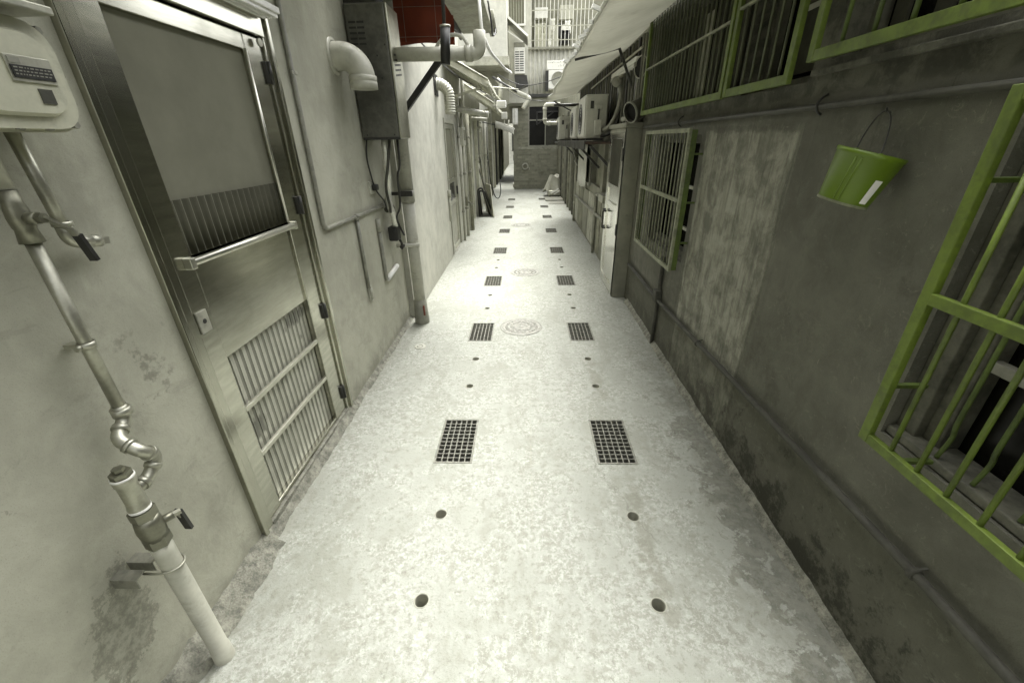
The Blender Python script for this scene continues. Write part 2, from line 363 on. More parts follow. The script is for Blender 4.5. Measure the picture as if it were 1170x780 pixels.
# ------------------------------------------------------------------ mesh builder
BASE = {}
class G:
    def __init__(s): s.bm = bmesh.new()
    def box(s, x0, x1, y0, y1, z0, z1, bev=0.0, rot=None):
        r = bmesh.ops.create_cube(s.bm, size=1.0)
        vs = r['verts']
        c = Vector(((x0 + x1) / 2, (y0 + y1) / 2, (z0 + z1) / 2)); d = Vector((abs(x1 - x0), abs(y1 - y0), abs(z1 - z0)))
        for v in vs: v.co = Vector((v.co.x * d.x, v.co.y * d.y, v.co.z * d.z))
        if bev:
            es = list({e for v in vs for e in v.link_edges})
            rr = bmesh.ops.bevel(s.bm, geom=es, offset=min(bev, min(d) * .45), segments=2, profile=.5, affect='EDGES')
            vs = list(set(rr['verts']) | {v for v in vs if v.is_valid})
        for v in vs:
            co = v.co
            if rot is not None: co = rot @ co
            v.co = co + c
        return s
    def bar(s, p, q, w, h, up=Vector((0, 0, 1))):
        """rectangular bar from p to q, w wide (sideways) and h high (along up)"""
        p, q = Vector(p), Vector(q); d = (q - p); L = d.length; d.normalize()
        sd_ = d.cross(up)
        if sd_.length < 1e-4: sd_ = d.cross(Vector((1, 0, 0)))
        sd_.normalize(); u = sd_.cross(d)
        m = Matrix((sd_, d, u)).transposed()
        r = bmesh.ops.create_cube(s.bm, size=1.0)
        for v in r['verts']:
            v.co = m @ Vector((v.co.x * w, v.co.y * L, v.co.z * h)) + (p + q) / 2
        return s
    def tube(s, pts, r, n=12, fil=0.0, radii=None, caps=True, hollow=None):
        pts = [Vector(p) for p in pts]
        if fil and len(pts) > 2:
            o = [pts[0]]
            for i in range(1, len(pts) - 1):
                a, b, c = pts[i - 1], pts[i], pts[i + 1]
                fa = min(fil, (a - b).length * .49); fb = min(fil, (c - b).length * .49)
                pa = b + (a - b).normalized() * fa; pb = b + (c - b).normalized() * fb
                for k in range(7):
                    t = k / 6; o.append(pa * (1 - t) ** 2 + b * 2 * t * (1 - t) + pb * t * t)
            o.append(pts[-1]); pts = o
        m = len(pts); rings = []
        nrm = None
        for i, p in enumerate(pts):
            if i == 0: d = pts[1] - pts[0]
            elif i == m - 1: d = pts[-1] - pts[-2]
            else: d = (pts[i + 1] - p).normalized() + (p - pts[i - 1]).normalized()
            d.normalize()
            if nrm is None:
                nrm = d.orthogonal().normalized()
            else:
                nrm = (nrm - d * nrm.dot(d)); nrm.normalize()
            bn = d.cross(nrm)
            rr = radii[i] if radii else r
            rings.append([s.bm.verts.new(p + (nrm * math.cos(2 * PI * k / n) + bn * math.sin(2 * PI * k / n)) * rr) for k in range(n)])
        for i in range(m - 1):
            for k in range(n):
                f = s.bm.faces.new((rings[i][k], rings[i][(k + 1) % n], rings[i + 1][(k + 1) % n], rings[i + 1][k])); f.smooth = n >= 8
        if caps:
            s.bm.faces.new(list(reversed(rings[0]))); s.bm.faces.new(rings[-1])
        return s
    def cyl(s, p, q, r, n=16, r2=None):
        return s.tube([p, q], r, n, radii=[r, r if r2 is None else r2])
    def lathe(s, o, axis, prof, n=24):
        """prof: list of (distance along axis, radius)"""
        o = Vector(o); a = Vector(axis).normalized(); u = a.orthogonal().normalized(); w = a.cross(u)
        rings = []
        for (h, r) in prof:
            rings.append([s.bm.verts.new(o + a * h + (u * math.cos(2 * PI * k / n) + w * math.sin(2 * PI * k / n)) * max(r, 1e-5)) for k in range(n)])
        for i in range(len(rings) - 1):
            for k in range(n):
                f = s.bm.faces.new((rings[i][k], rings[i][(k + 1) % n], rings[i + 1][(k + 1) % n], rings[i + 1][k])); f.smooth = True
        return s
    def prism(s, pts, vec):
        """closed polygon (3-D points) extruded along vec"""
        vec = Vector(vec)
        a = [s.bm.verts.new(Vector(p)) for p in pts]; b = [s.bm.verts.new(Vector(p) + vec) for p in pts]
        n = len(pts)
        s.bm.faces.new(a); s.bm.faces.new(list(reversed(b)))
        for i in range(n): s.bm.faces.new((a[(i + 1) % n], a[i], b[i], b[(i + 1) % n]))
        return s
    def sheet(s, fn, nu, nv, th=0.0, smooth=True):
        """fn(u,v)->Vector, u,v in 0..1; th = thickness along the normal"""
        g = [[Vector(fn(i / nu, j / nv)) for j in range(nv + 1)] for i in range(nu + 1)]
        def nr(i, j):
            a = g[min(i + 1, nu)][j] - g[max(i - 1, 0)][j]; b = g[i][min(j + 1, nv)] - g[i][max(j - 1, 0)]
            c = a.cross(b); return c.normalized() if c.length > 1e-9 else Vector((0, 0, 1))
        top = [[s.bm.verts.new(g[i][j]) for j in range(nv + 1)] for i in range(nu + 1)]
        for i in range(nu):
            for j in range(nv):
                f = s.bm.faces.new((top[i][j], top[i + 1][j], top[i + 1][j + 1], top[i][j + 1])); f.smooth = smooth
        if th:
            bot = [[s.bm.verts.new(g[i][j] - nr(i, j) * th) for j in range(nv + 1)] for i in range(nu + 1)]
            for i in range(nu):
                for j in range(nv):
                    f = s.bm.faces.new((bot[i][j], bot[i][j + 1], bot[i + 1][j + 1], bot[i + 1][j])); f.smooth = smooth
            for i in range(nu):
                s.bm.faces.new((top[i + 1][0], top[i][0], bot[i][0], bot[i + 1][0])); s.bm.faces.new((top[i][nv], top[i + 1][nv], bot[i + 1][nv], bot[i][nv]))
            for j in range(nv):
                s.bm.faces.new((top[0][j], top[0][j + 1], bot[0][j + 1], bot[0][j])); s.bm.faces.new((top[nu][j + 1], top[nu][j], bot[nu][j], bot[nu][j + 1]))
        return s
    def slab(s, axis, c0, c1, u0, u1, v0, v1, holes=()):
        """wall slab between c0 and c1 on axis ('x' or 'y'), spanning u (y or x) and v (z), with rectangular openings"""
        us = sorted({u0, u1, *[h[0] for h in holes], *[h[1] for h in holes]}); us = [u for u in us if u0 <= u <= u1]
        vs = sorted({v0, v1, *[h[2] for h in holes], *[h[3] for h in holes]}); vs = [v for v in vs if v0 <= v <= v1]
        def P(c, u, v): return Vector((c, u, v)) if axis == 'x' else Vector((u, c, v))
        def solid(i, j):
            if i < 0 or j < 0 or i >= len(us) - 1 or j >= len(vs) - 1: return False
            cu, cv = (us[i] + us[i + 1]) / 2, (vs[j] + vs[j + 1]) / 2
            return not any(h[0] < cu < h[1] and h[2] < cv < h[3] for h in holes)
        cache = {}
        def V(c, u, v):
            k = (c, u, v)
            if k not in cache: cache[k] = s.bm.verts.new(P(c, u, v))
            return cache[k]
        for i in range(len(us) - 1):
            for j in range(len(vs) - 1):
                if not solid(i, j): continue
                a, b, e, f = us[i], us[i + 1], vs[j], vs[j + 1]
                for c in (c0, c1): s.bm.faces.new([V(c, a, e), V(c, b, e), V(c, b, f), V(c, a, f)])
                for (di, dj, q) in ((-1, 0, ((a, e), (a, f))), (1, 0, ((b, e), (b, f))), (0, -1, ((a, e), (b, e))), (0, 1, ((a, f), (b, f)))):
                    if not solid(i + di, j + dj):
                        (p1, p2) = q
                        s.bm.faces.new([V(c0, *p1), V(c0, *p2), V(c1, *p2), V(c1, *p1)])
        return s
    def build(s, name, mat, parent=None, base=None, fixn=True):
        if fixn: bmesh.ops.recalc_face_normals(s.bm, faces=s.bm.faces)
        off = Vector(base) if base is not None else (BASE[parent.name] if parent is not None else Vector((0, 0, 0)))
        me = bpy.data.meshes.new(name)
        for v in s.bm.verts: v.co = v.co - off
        s.bm.to_mesh(me); s.bm.free()
        me.materials.append(M[mat] if isinstance(mat, str) else mat)
        o = bpy.data.objects.new(name, me); COL.objects.link(o)
        if parent is not None: o.parent = parent
        else: o.location = off
        BASE[o.name] = off
        return o

def tag(o, label, cat, group=None):
    o['label'] = label; o['category'] = cat
    if group: o['group'] = group
    return o
def thing(name, label, cat, loc, group=None):
    o = bpy.data.objects.new(name, None); COL.objects.link(o); o.location = loc; o.empty_display_size = .1
    BASE[o.name] = Vector(loc)
    return tag(o, label, cat, group)
def struct(o, kind='structure'): o['kind'] = kind; return o
def dup(root, loc, label, group=None):
    r = root.copy(); COL.objects.link(r); r.location = loc; r['label'] = label
    if group: r['group'] = group
    for ch in list(root.children):
        c = ch.copy(); COL.objects.link(c); c.parent = r
        for gch in list(ch.children):
            d = gch.copy(); COL.objects.link(d); d.parent = c
    return r
def hexnut(g, p, axis, r, h):
    g.tube([Vector(p), Vector(p) + Vector(axis).normalized() * h], r, 6)
def ring(n, cx, cy, r): return [(cx + r * math.cos(2 * PI * k / n), cy + r * math.sin(2 * PI * k / n)) for k in range(n)]

# ------------------------------------------------------------------ ground and lane
XL, XR = -1.2, 1.14
struct(G().box(-150, 150, -150, 200, -.6, -.45).build('ground', 'earth'))
GRATE_Y = [2.0, 3.59, 5.18, 6.82, 8.47, 10.15, 11.8, 13.4]
HOLE_Y = [1.014, 1.438, 2.615, 3.04, 4.20, 4.63, 5.80, 6.22]
GX = (-.42, .52)
def lane():
    polys = [[(-1.32, -7), (1.32, -7), (1.32, 16.45), (-.42, 16.45), (-.42, 38), (-1.32, 38)]]
    for y in GRATE_Y:
        for x in GX: polys.append([(x - .112, y - .205), (x + .112, y - .205), (x + .112, y + .205), (x - .112, y + .205)])
    for y in HOLE_Y:
        for x in GX: polys.append(ring(20, x, y, .029))
    verts, faces = [], []
    for p in polys:
        faces.append(list(range(len(verts), len(verts) + len(p)))); verts += [Vector(v) for v in p]
    vo, eo, fo, _, _, of = delaunay_2d_cdt(verts, [], faces, 1, 1e-5)
    g = G(); bv = [g.bm.verts.new((v.x, v.y, 0)) for v in vo]
    for f, src in zip(fo, of):
        if src == [0] or (0 in src and len(src) == 1): g.bm.faces.new([bv[i] for i in f])
    g.bm.normal_update()
    for f in list(g.bm.faces):
        if f.normal.z < 0: f.normal_flip()
    struct(g.build('lane_pavement', 'floor', fixn=False))
lane()
g = G()
for x in GX:
    g.box(x - .15, x + .15, -.2, 14, -.30, -.28); g.box(x - .15, x - .13, -.2, 14, -.28, -.004); g.box(x + .13, x + .15, -.2, 14, -.28, -.004)
struct(g.build('drain_channel', 'pit'))
def kerb_fillet(name, x, sgn, y0, y1, w, h, seed):
    r = random.Random(seed); N = int((y1 - y0) / .018)
    def wob(n):
        o = [1.0] * (n + 1)
        for f, k in ((3, .10), (8, .08), (21, .05)):
            ph = r.random() * 9
            for i in range(n + 1): o[i] += k * math.sin(i * f * .055 + ph + 2 * math.sin(i * .031 * f))
        return [v + .06 * (r.random() - .5) for v in o]
    ws = [w * v for v in wob(N)]; hh = [h * v for v in wob(N)]
    def fn(u, v):
        i = min(N, int(round(u * N))); t = v
        return (x + sgn * ws[i] * (1 - (1 - t) ** 1.6), y0 + (y1 - y0) * u, hh[i] * (1 - t) ** 1.7 + .002 * 0 - .003 * (t > .99))
    struct(G().sheet(fn, N, 6).build(name, 'mortar'))
kerb_fillet('left_kerb', XL - .002, 1, 1.27, 2.36, .045, .055, 3)
kerb_fillet('left_kerb', XL - .002, 1, .3, 1.27, .085, .075, 8)
kerb_fillet('left_kerb', XL - .002, 1, 2.36, 3.95, .04, .03, 4)
kerb_fillet('right_kerb', XR + .002, -1, .2, 4.4, .035, .04, 5)

# grates
def grate(x, y, label):
    t = thing('drain_grate', label, 'drain grate', (x, y, 0), 'drain grates set in the lane')
    f = G()
    f.box(x - .112, x - .100, y - .205, y + .205, -.02, .003); f.box(x + .100, x + .112, y - .205, y + .205, -.02, .003)
    f.box(x - .100, x + .100, y - .205, y - .193, -.02, .003); f.box(x - .100, x + .100, y + .193, y + .205, -.02, .003)
    f.build('frame', 'grate', t)
    b = G()
    for k in range(1, 6): xx = x - .100 + .200 * k / 6; b.box(xx - .0028, xx + .0028, y - .193, y + .193, -.018, .0005)
    for k in range(1, 11): yy = y - .193 + .386 * k / 11; b.box(x - .100, x + .100, yy - .0028, yy + .0028, -.0175, 0)
    b.build('mesh', 'grate', t)
    return t
ords = ['nearest', 'second', 'third', 'fourth', 'fifth', 'sixth', 'seventh', 'eighth']
g0 = None
for i, y in enumerate(GRATE_Y):
    for x, sd_ in ((GX[0], 'left'), (GX[1], 'right')):
        lab = f'square-meshed steel drain grate, {ords[i]} from the viewer in the {sd_} row'
        if g0 is None: g0 = grate(x, y, lab)
        else: dup(g0, (x, y, 0), lab)
h0 = None
hw = ['closest to the bottom edge', 'just before the nearest grate', 'just past the nearest grate', 'just before the second grate', 'just past the second grate', 'just before the third grate', 'just past the third grate', 'just before the fourth grate']
for i, y in enumerate(HOLE_Y):
    for x, sd_ in ((GX[0], 'left'), (GX[1], 'right')):
        lab = f'small round drain hole in the {sd_} row, {hw[i]}'
        if h0 is None:
            g = G(); g.lathe((x, y, 0), (0, 0, 1), [(-.09, .024), (-.004, .026), (.002, .0275), (.0025, .031), (-.002, .033)], 24)
            h0 = tag(g.build('drain_hole', 'pvc_grey', base=(x, y, 0)), lab, 'drain hole', 'drain holes in the lane')
        else: dup(h0, (x, y, 0), lab)

def manhole(x, y, r, label):
    t = thing('manhole_cover', label, 'manhole cover', (x, y, 0), 'manhole covers along the middle of the lane')
    G().lathe((x, y, 0), (0, 0, 1), [(-.01, r), (.004, r), (.005, r * .93), (.0005, r * .92)], 48).build('rim', 'castiron', t)
    g = G().lathe((x, y, 0), (0, 0, 1), [(.001, r * .915), (.004, r * .90), (.004, r * .80), (.001, r * .79), (.001, r * .66), (.005, r * .65), (.005, r * .57), (.001, r * .56), (.001, r * .40), (.005, r * .39), (.005, r * .28), (.001, r * .27), (.001, r * .12), (.005, r * .11), (.0055, .0)], 48)
    g.build('lid', 'castiron', t)
    b = G()
    for ra, nn in ((.725, 26), (.48, 16)):
        for k in range(nn):
            a = 2 * PI * k / nn; c = Vector((x + r * ra * math.cos(a), y + r * ra * math.sin(a), 0))
            d = Vector((-math.sin(a), math.cos(a), 0)) * r * .045
            b.bar(c - d + Vector((0, 0, .003)), c + d + Vector((0, 0, .003)), r * .10, .006)
    b.build('raised_pattern', 'castiron', t)
manhole(-.042, 3.70, .205, 'round cast manhole cover level with the second pair of grates')
manhole(-.005, 5.56, .20, 'round cast manhole cover just past the third pair of grates')
manhole(-.09, 9.1, .22, 'faint round manhole cover farthest along the lane')
t = thing('inspection_cap', 'tiny pale round cap in the floor beside the left wall', 'floor cap', (-.945, 3.27, 0))
G().lathe((-.945, 3.27, 0), (0, 0, 1), [(-.01, .05), (.004, .05), (.006, .045), (.006, .0)], 24).build('cap', 'pvc', t)
G().lathe((-.945, 3.27, 0), (0, 0, 1), [(.005, .03), (.009, .028), (.009, .02), (.005, .018)], 20).build('collar', 'castiron', t)

# ------------------------------------------------------------------ left near house
LH = thing('house', 'grey rendered house with stainless screen door, nearest on the left', 'house', (XL, 1, 0))
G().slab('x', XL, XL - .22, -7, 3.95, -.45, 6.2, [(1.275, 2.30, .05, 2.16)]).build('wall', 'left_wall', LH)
G().box(XL - 4, XL - .225, -7, 3.94, 6.0, 6.2).build('roof', 'slab', LH)
G().box(XL - .3, XL - .225, 1.0, 2.6, 0, 2.4).build('room_backing', 'dark', LH)
G().box(XL + .001, -.5, -4, 3.1, 2.80, 2.92, .006).build('unseen_shade_slab', 'slab', LH)  # added overhang above the view, there to shade the near floor and wall
G().box(-.56, -.5, -4, 3.1, 2.921, 3.8, .006).build('unseen_shade_parapet', 'left_wall', LH)  # upstand of the added shading overhang, also out of view
# frame
g = G()
x0, x1 = XL - .10, XL + .022
g.box(x0, x1, 1.26, 1.285, .045, 2.17, .003); g.box(x0, x1 - .014, 1.285, 1.335, .045, 2.17, .003)
g.box(x0, x1, 2.285, 2.31, .045, 2.17, .003); g.box(x0, x1 - .014, 2.25, 2.285, .045, 2.17, .003)
g.box(x0, x1 - .002, 1.335, 2.25, 2.085, 2.17, .003)
G().box(x0, x1 - .012, 1.335, 2.25, .03, .058, .003).build('door_sill', 'mortar', LH)
g.build('door_frame', 'steel', LH)
D = G()
dx0, dx1 = XL - .045, XL - .004
D.box(dx0, dx1, 1.338, 1.432, .062, 2.08, .003); D.box(dx0, dx1, 2.112, 2.246, .062, 2.08, .003)
D.box(dx0, dx1 - .003, 1.432, 2.112, 2.02, 2.08, .003)
D.box(dx0, dx1 - .003, 1.432, 2.112, .062, .085, .003)
D.box(dx0 + .01, dx1 - .012, 1.432, 2.112, .875, 1.262, .002)
door = D.build('door', 'door_steel', LH)
G().box(dx0 + .012, dx0 + .018, 1.432, 2.112, 1.29, 2.02).build('screen', 'screen', door)
g = G().sheet(lambda u, v: (dx0 + .0235 + .006 * math.sin(u * 2 * PI * 17), 1.434 + .676 * u, 1.292 + .19 * v), 17 * 8, 1, .001)
g.build('ribbed_kick_panel', 'kick', door)
g = G().box(dx0, dx0 + .006, 1.432, 2.112, .085, .875)
g.build('backing_sheet', 'rib_back', door)
g = G()
for k in range(17):
    yy = 1.438 + k * .0402
    g.box(dx0 + .0061, dx0 + .0088, yy, yy + .0215, .086, .874)
g.build('ribs', 'rib', door)
g = G(); g.box(dx1 - .018, dx1 - .002, 1.433, 2.111, .612, .634, .002); g.box(dx1 - .018, dx1 - .002, 1.433, 2.111, .366, .388, .002)
g.build('cross_bars', 'steel_pale', door)
g = G().tube([(dx1 + .012, 1.40, 1.276), (dx1 + .012, 2.135, 1.276)], .0145, 14); g.box(dx1 - .002, dx1 + .03, 1.388, 1.412, 1.255, 1.297, .004); g.box(dx1 - .002, dx1 + .026, 2.122, 2.145, 1.257, 1.295, .004)
g.build('rail', 'steel_pale', door)
g = G().box(dx1, dx1 + .008, 1.350, 1.404, 1.02, 1.105, .004)
lp = g.build('lock_plate', 'pvc_grey', door)
G().cyl((dx1 + .006, 1.378, 1.064), (dx1 + .0095, 1.378, 1.064), .009).build('keyhole', 'black', door)
g = G().tube([(dx1 + .012, 2.085, 1.30), (dx1 + .012, 2.085, 2.02)], .008, 10)
g.build('edge_bead', 'steel_pale', door)
for zz in (1.95, 1.36, .758, .19):
    g = G().cyl((dx1 + .014, 2.247, zz - .045), (dx1 + .014, 2.247, zz + .045), .009, 12)
    g.box(dx1 - .002, dx1 + .012, 2.225, 2.268, zz - .044, zz + .044, .002)
    g.build('hinge', 'iron', door)
# ribbed hood track above the door
g = G().box(XL + .004, XL + .10, 1.0, 2.28, 2.175, 2.20, .004)
for k in range(3): g.box(XL + .016 + .028 * k, XL + .034 + .028 * k, 1.0, 2.275, 2.160, 2.176, .003)
g.box(XL + .004, XL + .012, 1.0, 2.28, 2.2, 2.26)
hood = g.build('door_hood', 'white', LH)
g = G().cyl((XL + .012, 2.20, 2.06), (XL + .022, 2.20, 2.06), .016); g.build('bolt_head', 'galv', LH)

# gas meter
gm = thing('gas_meter', 'cream cast gas meter with black display strip, high on the left wall', 'gas meter', (XL + .1, .93, 1.69))
mx_ = -1.045
def rrect(y0, y1, z0, z1, r, x, n=6):
    p = []
    for (cy, cz, a0) in ((y1 - r, z1 - r, 0), (y0 + r, z1 - r, 90), (y0 + r, z0 + r, 180), (y1 - r, z0 + r, 270)):
        for k in range(n + 1):
            a = math.radians(a0 + 90 * k / n); p.append(Vector((x, cy + r * math.cos(a), cz + r * math.sin(a))))
    return p
g = G(); g.prism(rrect(.845, 1.09, 1.69, 1.895, .055, -1.165), (.105, 0, 0)); g.build('body', 'meter', gm)
g = G(); g.prism(rrect(.84, 1.098, 1.683, 1.9, .06, -1.085), (.012, 0, 0)); fl_ = g.build('flange', 'meter', gm)
g = G()
rr0 = rrect(.866, 1.074, 1.708, 1.880, .05, -1.074); rr1 = rrect(.880, 1.060, 1.720, 1.868, .045, mx_)
va = [g.bm.verts.new(p) for p in rr0]; vb = [g.bm.verts.new(p) for p in rr1]
for i in range(len(va)):
    f = g.bm.faces.new((va[i], va[(i + 1) % len(va)], vb[(i + 1) % len(va)], vb[i])); f.smooth = False
g.bm.faces.new(vb)
fc = g.build('front_cover', 'meter', gm)
G().box(mx_, mx_ + .004, .958, 1.048, 1.776, 1.824, .001).build('label_plate', 'galv', fc)
G().box(mx_ + .004, mx_ + .006, .962, 1.044, 1.783, 1.806).build('display', 'black', fc)
g = G(); r3 = random.Random(2)
for row, zz in ((0, 1.8005), (1, 1.7945), (2, 1.7885)):
    yy = .966
    while yy < 1.036:
        w3 = .002 + .006 * r3.random(); g.box(mx_ + .006, mx_ + .0065, yy, yy + w3, zz, zz + .0022); yy += w3 + .003
g.build('small_print', 'conduit', fc)
G().box(mx_ + .004, mx_ + .0052, .963, .985, 1.809, 1.820).build('print_block', 'conduit', fc)
G().box(mx_, mx_ + .003, 1.0, 1.028, 1.738, 1.766).build('square_sticker', 'heater', fc)
for (yy, zz) in ((1.086, 1.80), (1.086, 1.745), (1.072, 1.700), (1.01, 1.694), (.95, 1.694), (.89, 1.696), (1.076, 1.882), (1.0, 1.890)):
    g = G(); hexnut(g, (-1.074, yy, zz), (1, 0, 0), .0085, .012); g.build('bolt', 'conduit', gm)
g = G().box(-1.17, -1.03, .84, 1.07, 1.925, 2.02, .012); g.box(-1.16, -1.05, .86, 1.05, 2.02, 2.06, .01); g.build('index_housing', 'meter', gm)
g = G().box(-1.03, -1.024, .87, 1.05, 1.955, 2.005, .002); g.box(-1.18, -1.02, .83, 1.085, 1.908, 1.924, .003); g.build('housing_plate', 'galv', gm)
g = G()
for yy in (.89, 1.03):
    g.cyl((-1.10, yy, 2.02), (-1.10, yy, 2.30), .016)
    hexnut(g, (-1.10, yy, 2.06), (0, 0, 1), .026, .03)
g.build('coupling', 'brass', gm)

# branch pipe below the meter
gp = thing('gas_pipe', 'short galvanised pipe below the meter, ending in a capped elbow', 'pipe', (-1.155, 1.02, 1.4))
G().tube([(-1.155, 1.005, 1.70), (-1.155, 1.018, 1.452)], .0138, 16).build('pipe', 'galv', gp)
g = G().tube([(-1.155, 1.018, 1.482), (-1.155, 1.018, 1.437), (-1.152, 1.062, 1.430)], .0172, 16, fil=.03); g.lathe((-1.155, 1.018, 1.477), (0, 0, 1), [(0, .017), (0, .021), (.010, .021), (.010, .014)])
g.build('elbow', 'galv', gp)
g = G(); g.tube([(-1.152, 1.060, 1.4305), (-1.151, 1.085, 1.426)], .0165, 16); g.tube([(-1.151, 1.085, 1.426), (-1.150, 1.105, 1.422)], .013, 4)
g.build('plug', 'galv', gp)

# main riser: valve, pipe, elbows, strainer, ball valve, PVC foot
rp = thing('gas_riser', 'galvanised riser with ball valves and elbows standing in a pale PVC sleeve', 'pipe', (-1.085, .81, 0))
PX = -1.145
G().tube([(PX, .928, 1.46), (PX, .928, .985)], .0150, 16).build('pipe', 'galv', rp)
g = G().tube([(PX, .925, 1.95), (PX, .928, 1.575)], .017, 16); g.build('upper_pipe', 'galv', rp)
g = G().lathe((PX, .928, 1.455), (0, 0, 1), [(0, .0165), (0, .023), (.03, .019), (.035, .021), (.055, .0225), (.075, .021), (.085, .0185), (.115, .0185), (.115, .0165)], 20)
g.cyl((PX + .01, .928, 1.51), (PX + .045, .928, 1.51), .013)
hexnut(g, (PX + .045, .928, 1.51), (1, 0, 0), .012, .012)
g.build('upper_valve', 'brass', rp)
g = G().bar((PX + .052, .928, 1.513), (PX + .054, .975, 1.475), .006, .016, Vector((1, 0, 0)))
g.bar((PX + .054, .972, 1.478), (PX + .054, .985, 1.45), .006, .016, Vector((1, 0, 0))); g.build('valve_arm', 'galv', rp)
g = G().bar((PX + .055, .982, 1.462), (PX + .055, .997, 1.395), .010, .020, Vector((1, 0, 0))); g.build('lever_grip', 'black', rp)
g = G().lathe((PX, .928, 1.18), (0, 0, 1), [(0, .0165), (0, .0195), (.018, .0195), (.018, .0165)]); g.box(PX - .05, PX - .015, .915, .940, 1.184, 1.194); g.cyl((PX, .900, 1.189), (PX, .914, 1.189), .008)
g.build('pipe_clamp', 'galv', rp)
# S-bend of elbows
SX = -1.085
g = G()
sb = [Vector((PX, .928, 1.00)), Vector((PX, .928, .955)), Vector((PX + .012, .872, .925)), Vector((SX + .012, .868, .885)), Vector((SX + .006, .905, .845)), Vector((SX, .866, .800)), Vector((SX, .818, .795))]
g.tube(sb, .0175, 16, fil=.024)
for i, (p, q) in enumerate(zip(sb[:-1], sb[1:])):
    c = (p + q) / 2; d = (q - p).normalized()
    g.tube([c - d * .007, c + d * .007], .0215, 16)
g.tube([Vector((PX, .928, .992)), Vector((PX, .928, .968))], .0235, 16)
g.build('elbow_chain', 'galv', rp)
SY = .803
g = G().lathe((SX, SY, .735), (0, 0, 1), [(0, 0.0192), (0, 0.0252), (.012, 0.0266), (.02, 0.0252), (.03, 0.0237), (.095, 0.0237), (.10, 0.0266), (.118, 0.0266), (.122, 0.0244), (.122, 0.0000)], 24)
g.build('strainer', 'galv', rp)
g = G().lathe((SX, SY, .853), (0, 0, 1), [(0, 0.0270), (.004, 0.0274), (.006, 0.0252)], 24); g.build('white_tape', 'white', rp); g = G().lathe((SX, SY, .738), (0, 0, 1), [(0, 0.0266), (.008, 0.0270), (.009, 0.0222)], 24); g.build('white_tape', 'white', rp)
g = G(); hexnut(g, (SX, SY, .857), (0, 0, 1), .0245, .016); hexnut(g, (SX, SY, .875), (0, 0, 1), .014, .011); g.build('cap', 'brass', rp)
g = G(); hexnut(g, (SX, SY, .705), (0, 0, 1), .032, .03)
g.lathe((SX, SY, .625), (0, 0, 1), [(0, 0.0252), (0, 0.0311), (.02, 0.0326), (.04, 0.0348), (.06, 0.0326), (.08, 0.0296), (.08, 0.0222)], 24)
hexnut(g, (SX, SY, .598), (0, 0, 1), .033, .032)
g.cyl((SX + .016, SY + .016, .668), (SX + .036, SY + .042, .668), .012)
g.build('ball_valve', 'brass', rp)
g = G(); hexnut(g, (SX + .036, SY + .042, .668), (.6, .75, 0), .010, .018)
g.bar((SX + .042, SY + .048, .672), (SX + .034, SY + .062, .640), .014, .005, Vector((1, 0, 0)))
g.build('valve_arm', 'galv', rp)
g = G().bar((SX + .036, SY + .058, .668), (SX + .033, SY + .068, .580), .010, .022, Vector((1, 0, 0))); g.build('lever_grip', 'black', rp)
g = G().lathe((SX, SY, 0), (0, 0, 1), [(-.02, 0.0326), (.06, 0.0303), (.061, 0.0281), (.56, 0.0281), (.60, 0.0285), (.602, 0.0222)], 28); g.build('sleeve', 'pvc', rp)
g = G().tube([(SX - .06, SY - .035, .505), (SX, SY - .035, .503), (SX + .032, SY - .015, .503), (SX + .034, SY + .008, .503), (SX + .015, SY + .034, .503), (SX - .06, SY + .034, .505)], .0035, 8, fil=.03); g.build('u_bolt', 'galv', rp)
for yy in (SY - .058, SY - .002):
    g = G().box(XL - .01, SX - .038, yy - .017, yy + .017, .528, .532); g.box(XL - .01, SX - .038, yy - .017, yy - .0135, .496, .528); g.build('bracket', 'bracket_steel', rp)

# wall conduit
cp = thing('wall_conduit', 'thin grey conduit bending along the left wall past the door', 'conduit', (XL + .015, 2.45, .65))
cx_ = XL + .014
G().tube([(cx_, 2.47, 3.2), (cx_, 2.44, 1.195), (cx_, 3.57, 1.178)], .0125, 12, fil=.05).build('pipe', 'conduit', cp)
G().tube([(cx_, 2.945, 1.19), (cx_, 2.95, .66)], .0125, 12).build('branch', 'conduit', cp)
g = G().tube([(cx_, 2.92, 1.186), (cx_, 2.97, 1.186)], .0165, 12); g.tube([(cx_, 2.945, 1.19), (cx_, 2.945, 1.16)], .0165, 12); g.build('tee', 'conduit', cp)
g = G().box(XL, XL + .03, 2.452, 2.478, 1.97, 1.985, .002); g.cyl((XL + .02, 2.44, 1.978), (XL + .024, 2.44, 1.978), .008); g.build('clip', 'galv', cp)
g = G().box(XL, XL + .012, 2.955, 3.01, .545, .67, .004); g.tube([(cx_ + .01, 2.955, .66), (cx_ + .012, 2.965, .60), (cx_, 2.975, .57)], .012, 8); g.build('broken_end', 'pvc', cp)

# PVC vent elbow
ve = thing('vent_elbow', 'white plastic vent elbow turned down, on the left wall beside the heater', 'vent pipe', (XL, 3.07, 2.13))
g = G()
pts = [Vector((XL, 3.07, 2.14)), Vector((XL + .05, 3.07, 2.14))] + [Vector((XL + .05 + .115 * math.sin(a), 3.07, 2.14 - .115 + .115 * math.cos(a))) for a in [k * PI / 2 / 10 for k in range(1, 11)]] + [Vector((XL + .165, 3.07, 2.0))]
g.tube(pts, .078, 28, caps=False); g.build('bend', 'pvc', ve)
g = G().lathe((XL + .165, 3.07, 2.035), (0, 0, -1), [(0, .078), (.003, .086), (.03, .086), (.033, .083), (.036, .086), (.075, .086), (.075, .077), (0, .074)], 28); g.build('socket', 'pvc', ve)
g = G().lathe((XL, 3.07, 2.14), (1, 0, 0), [(0, .10), (.008, .10), (.012, .082)], 28); g.build('wall_collar', 'pvc', ve)

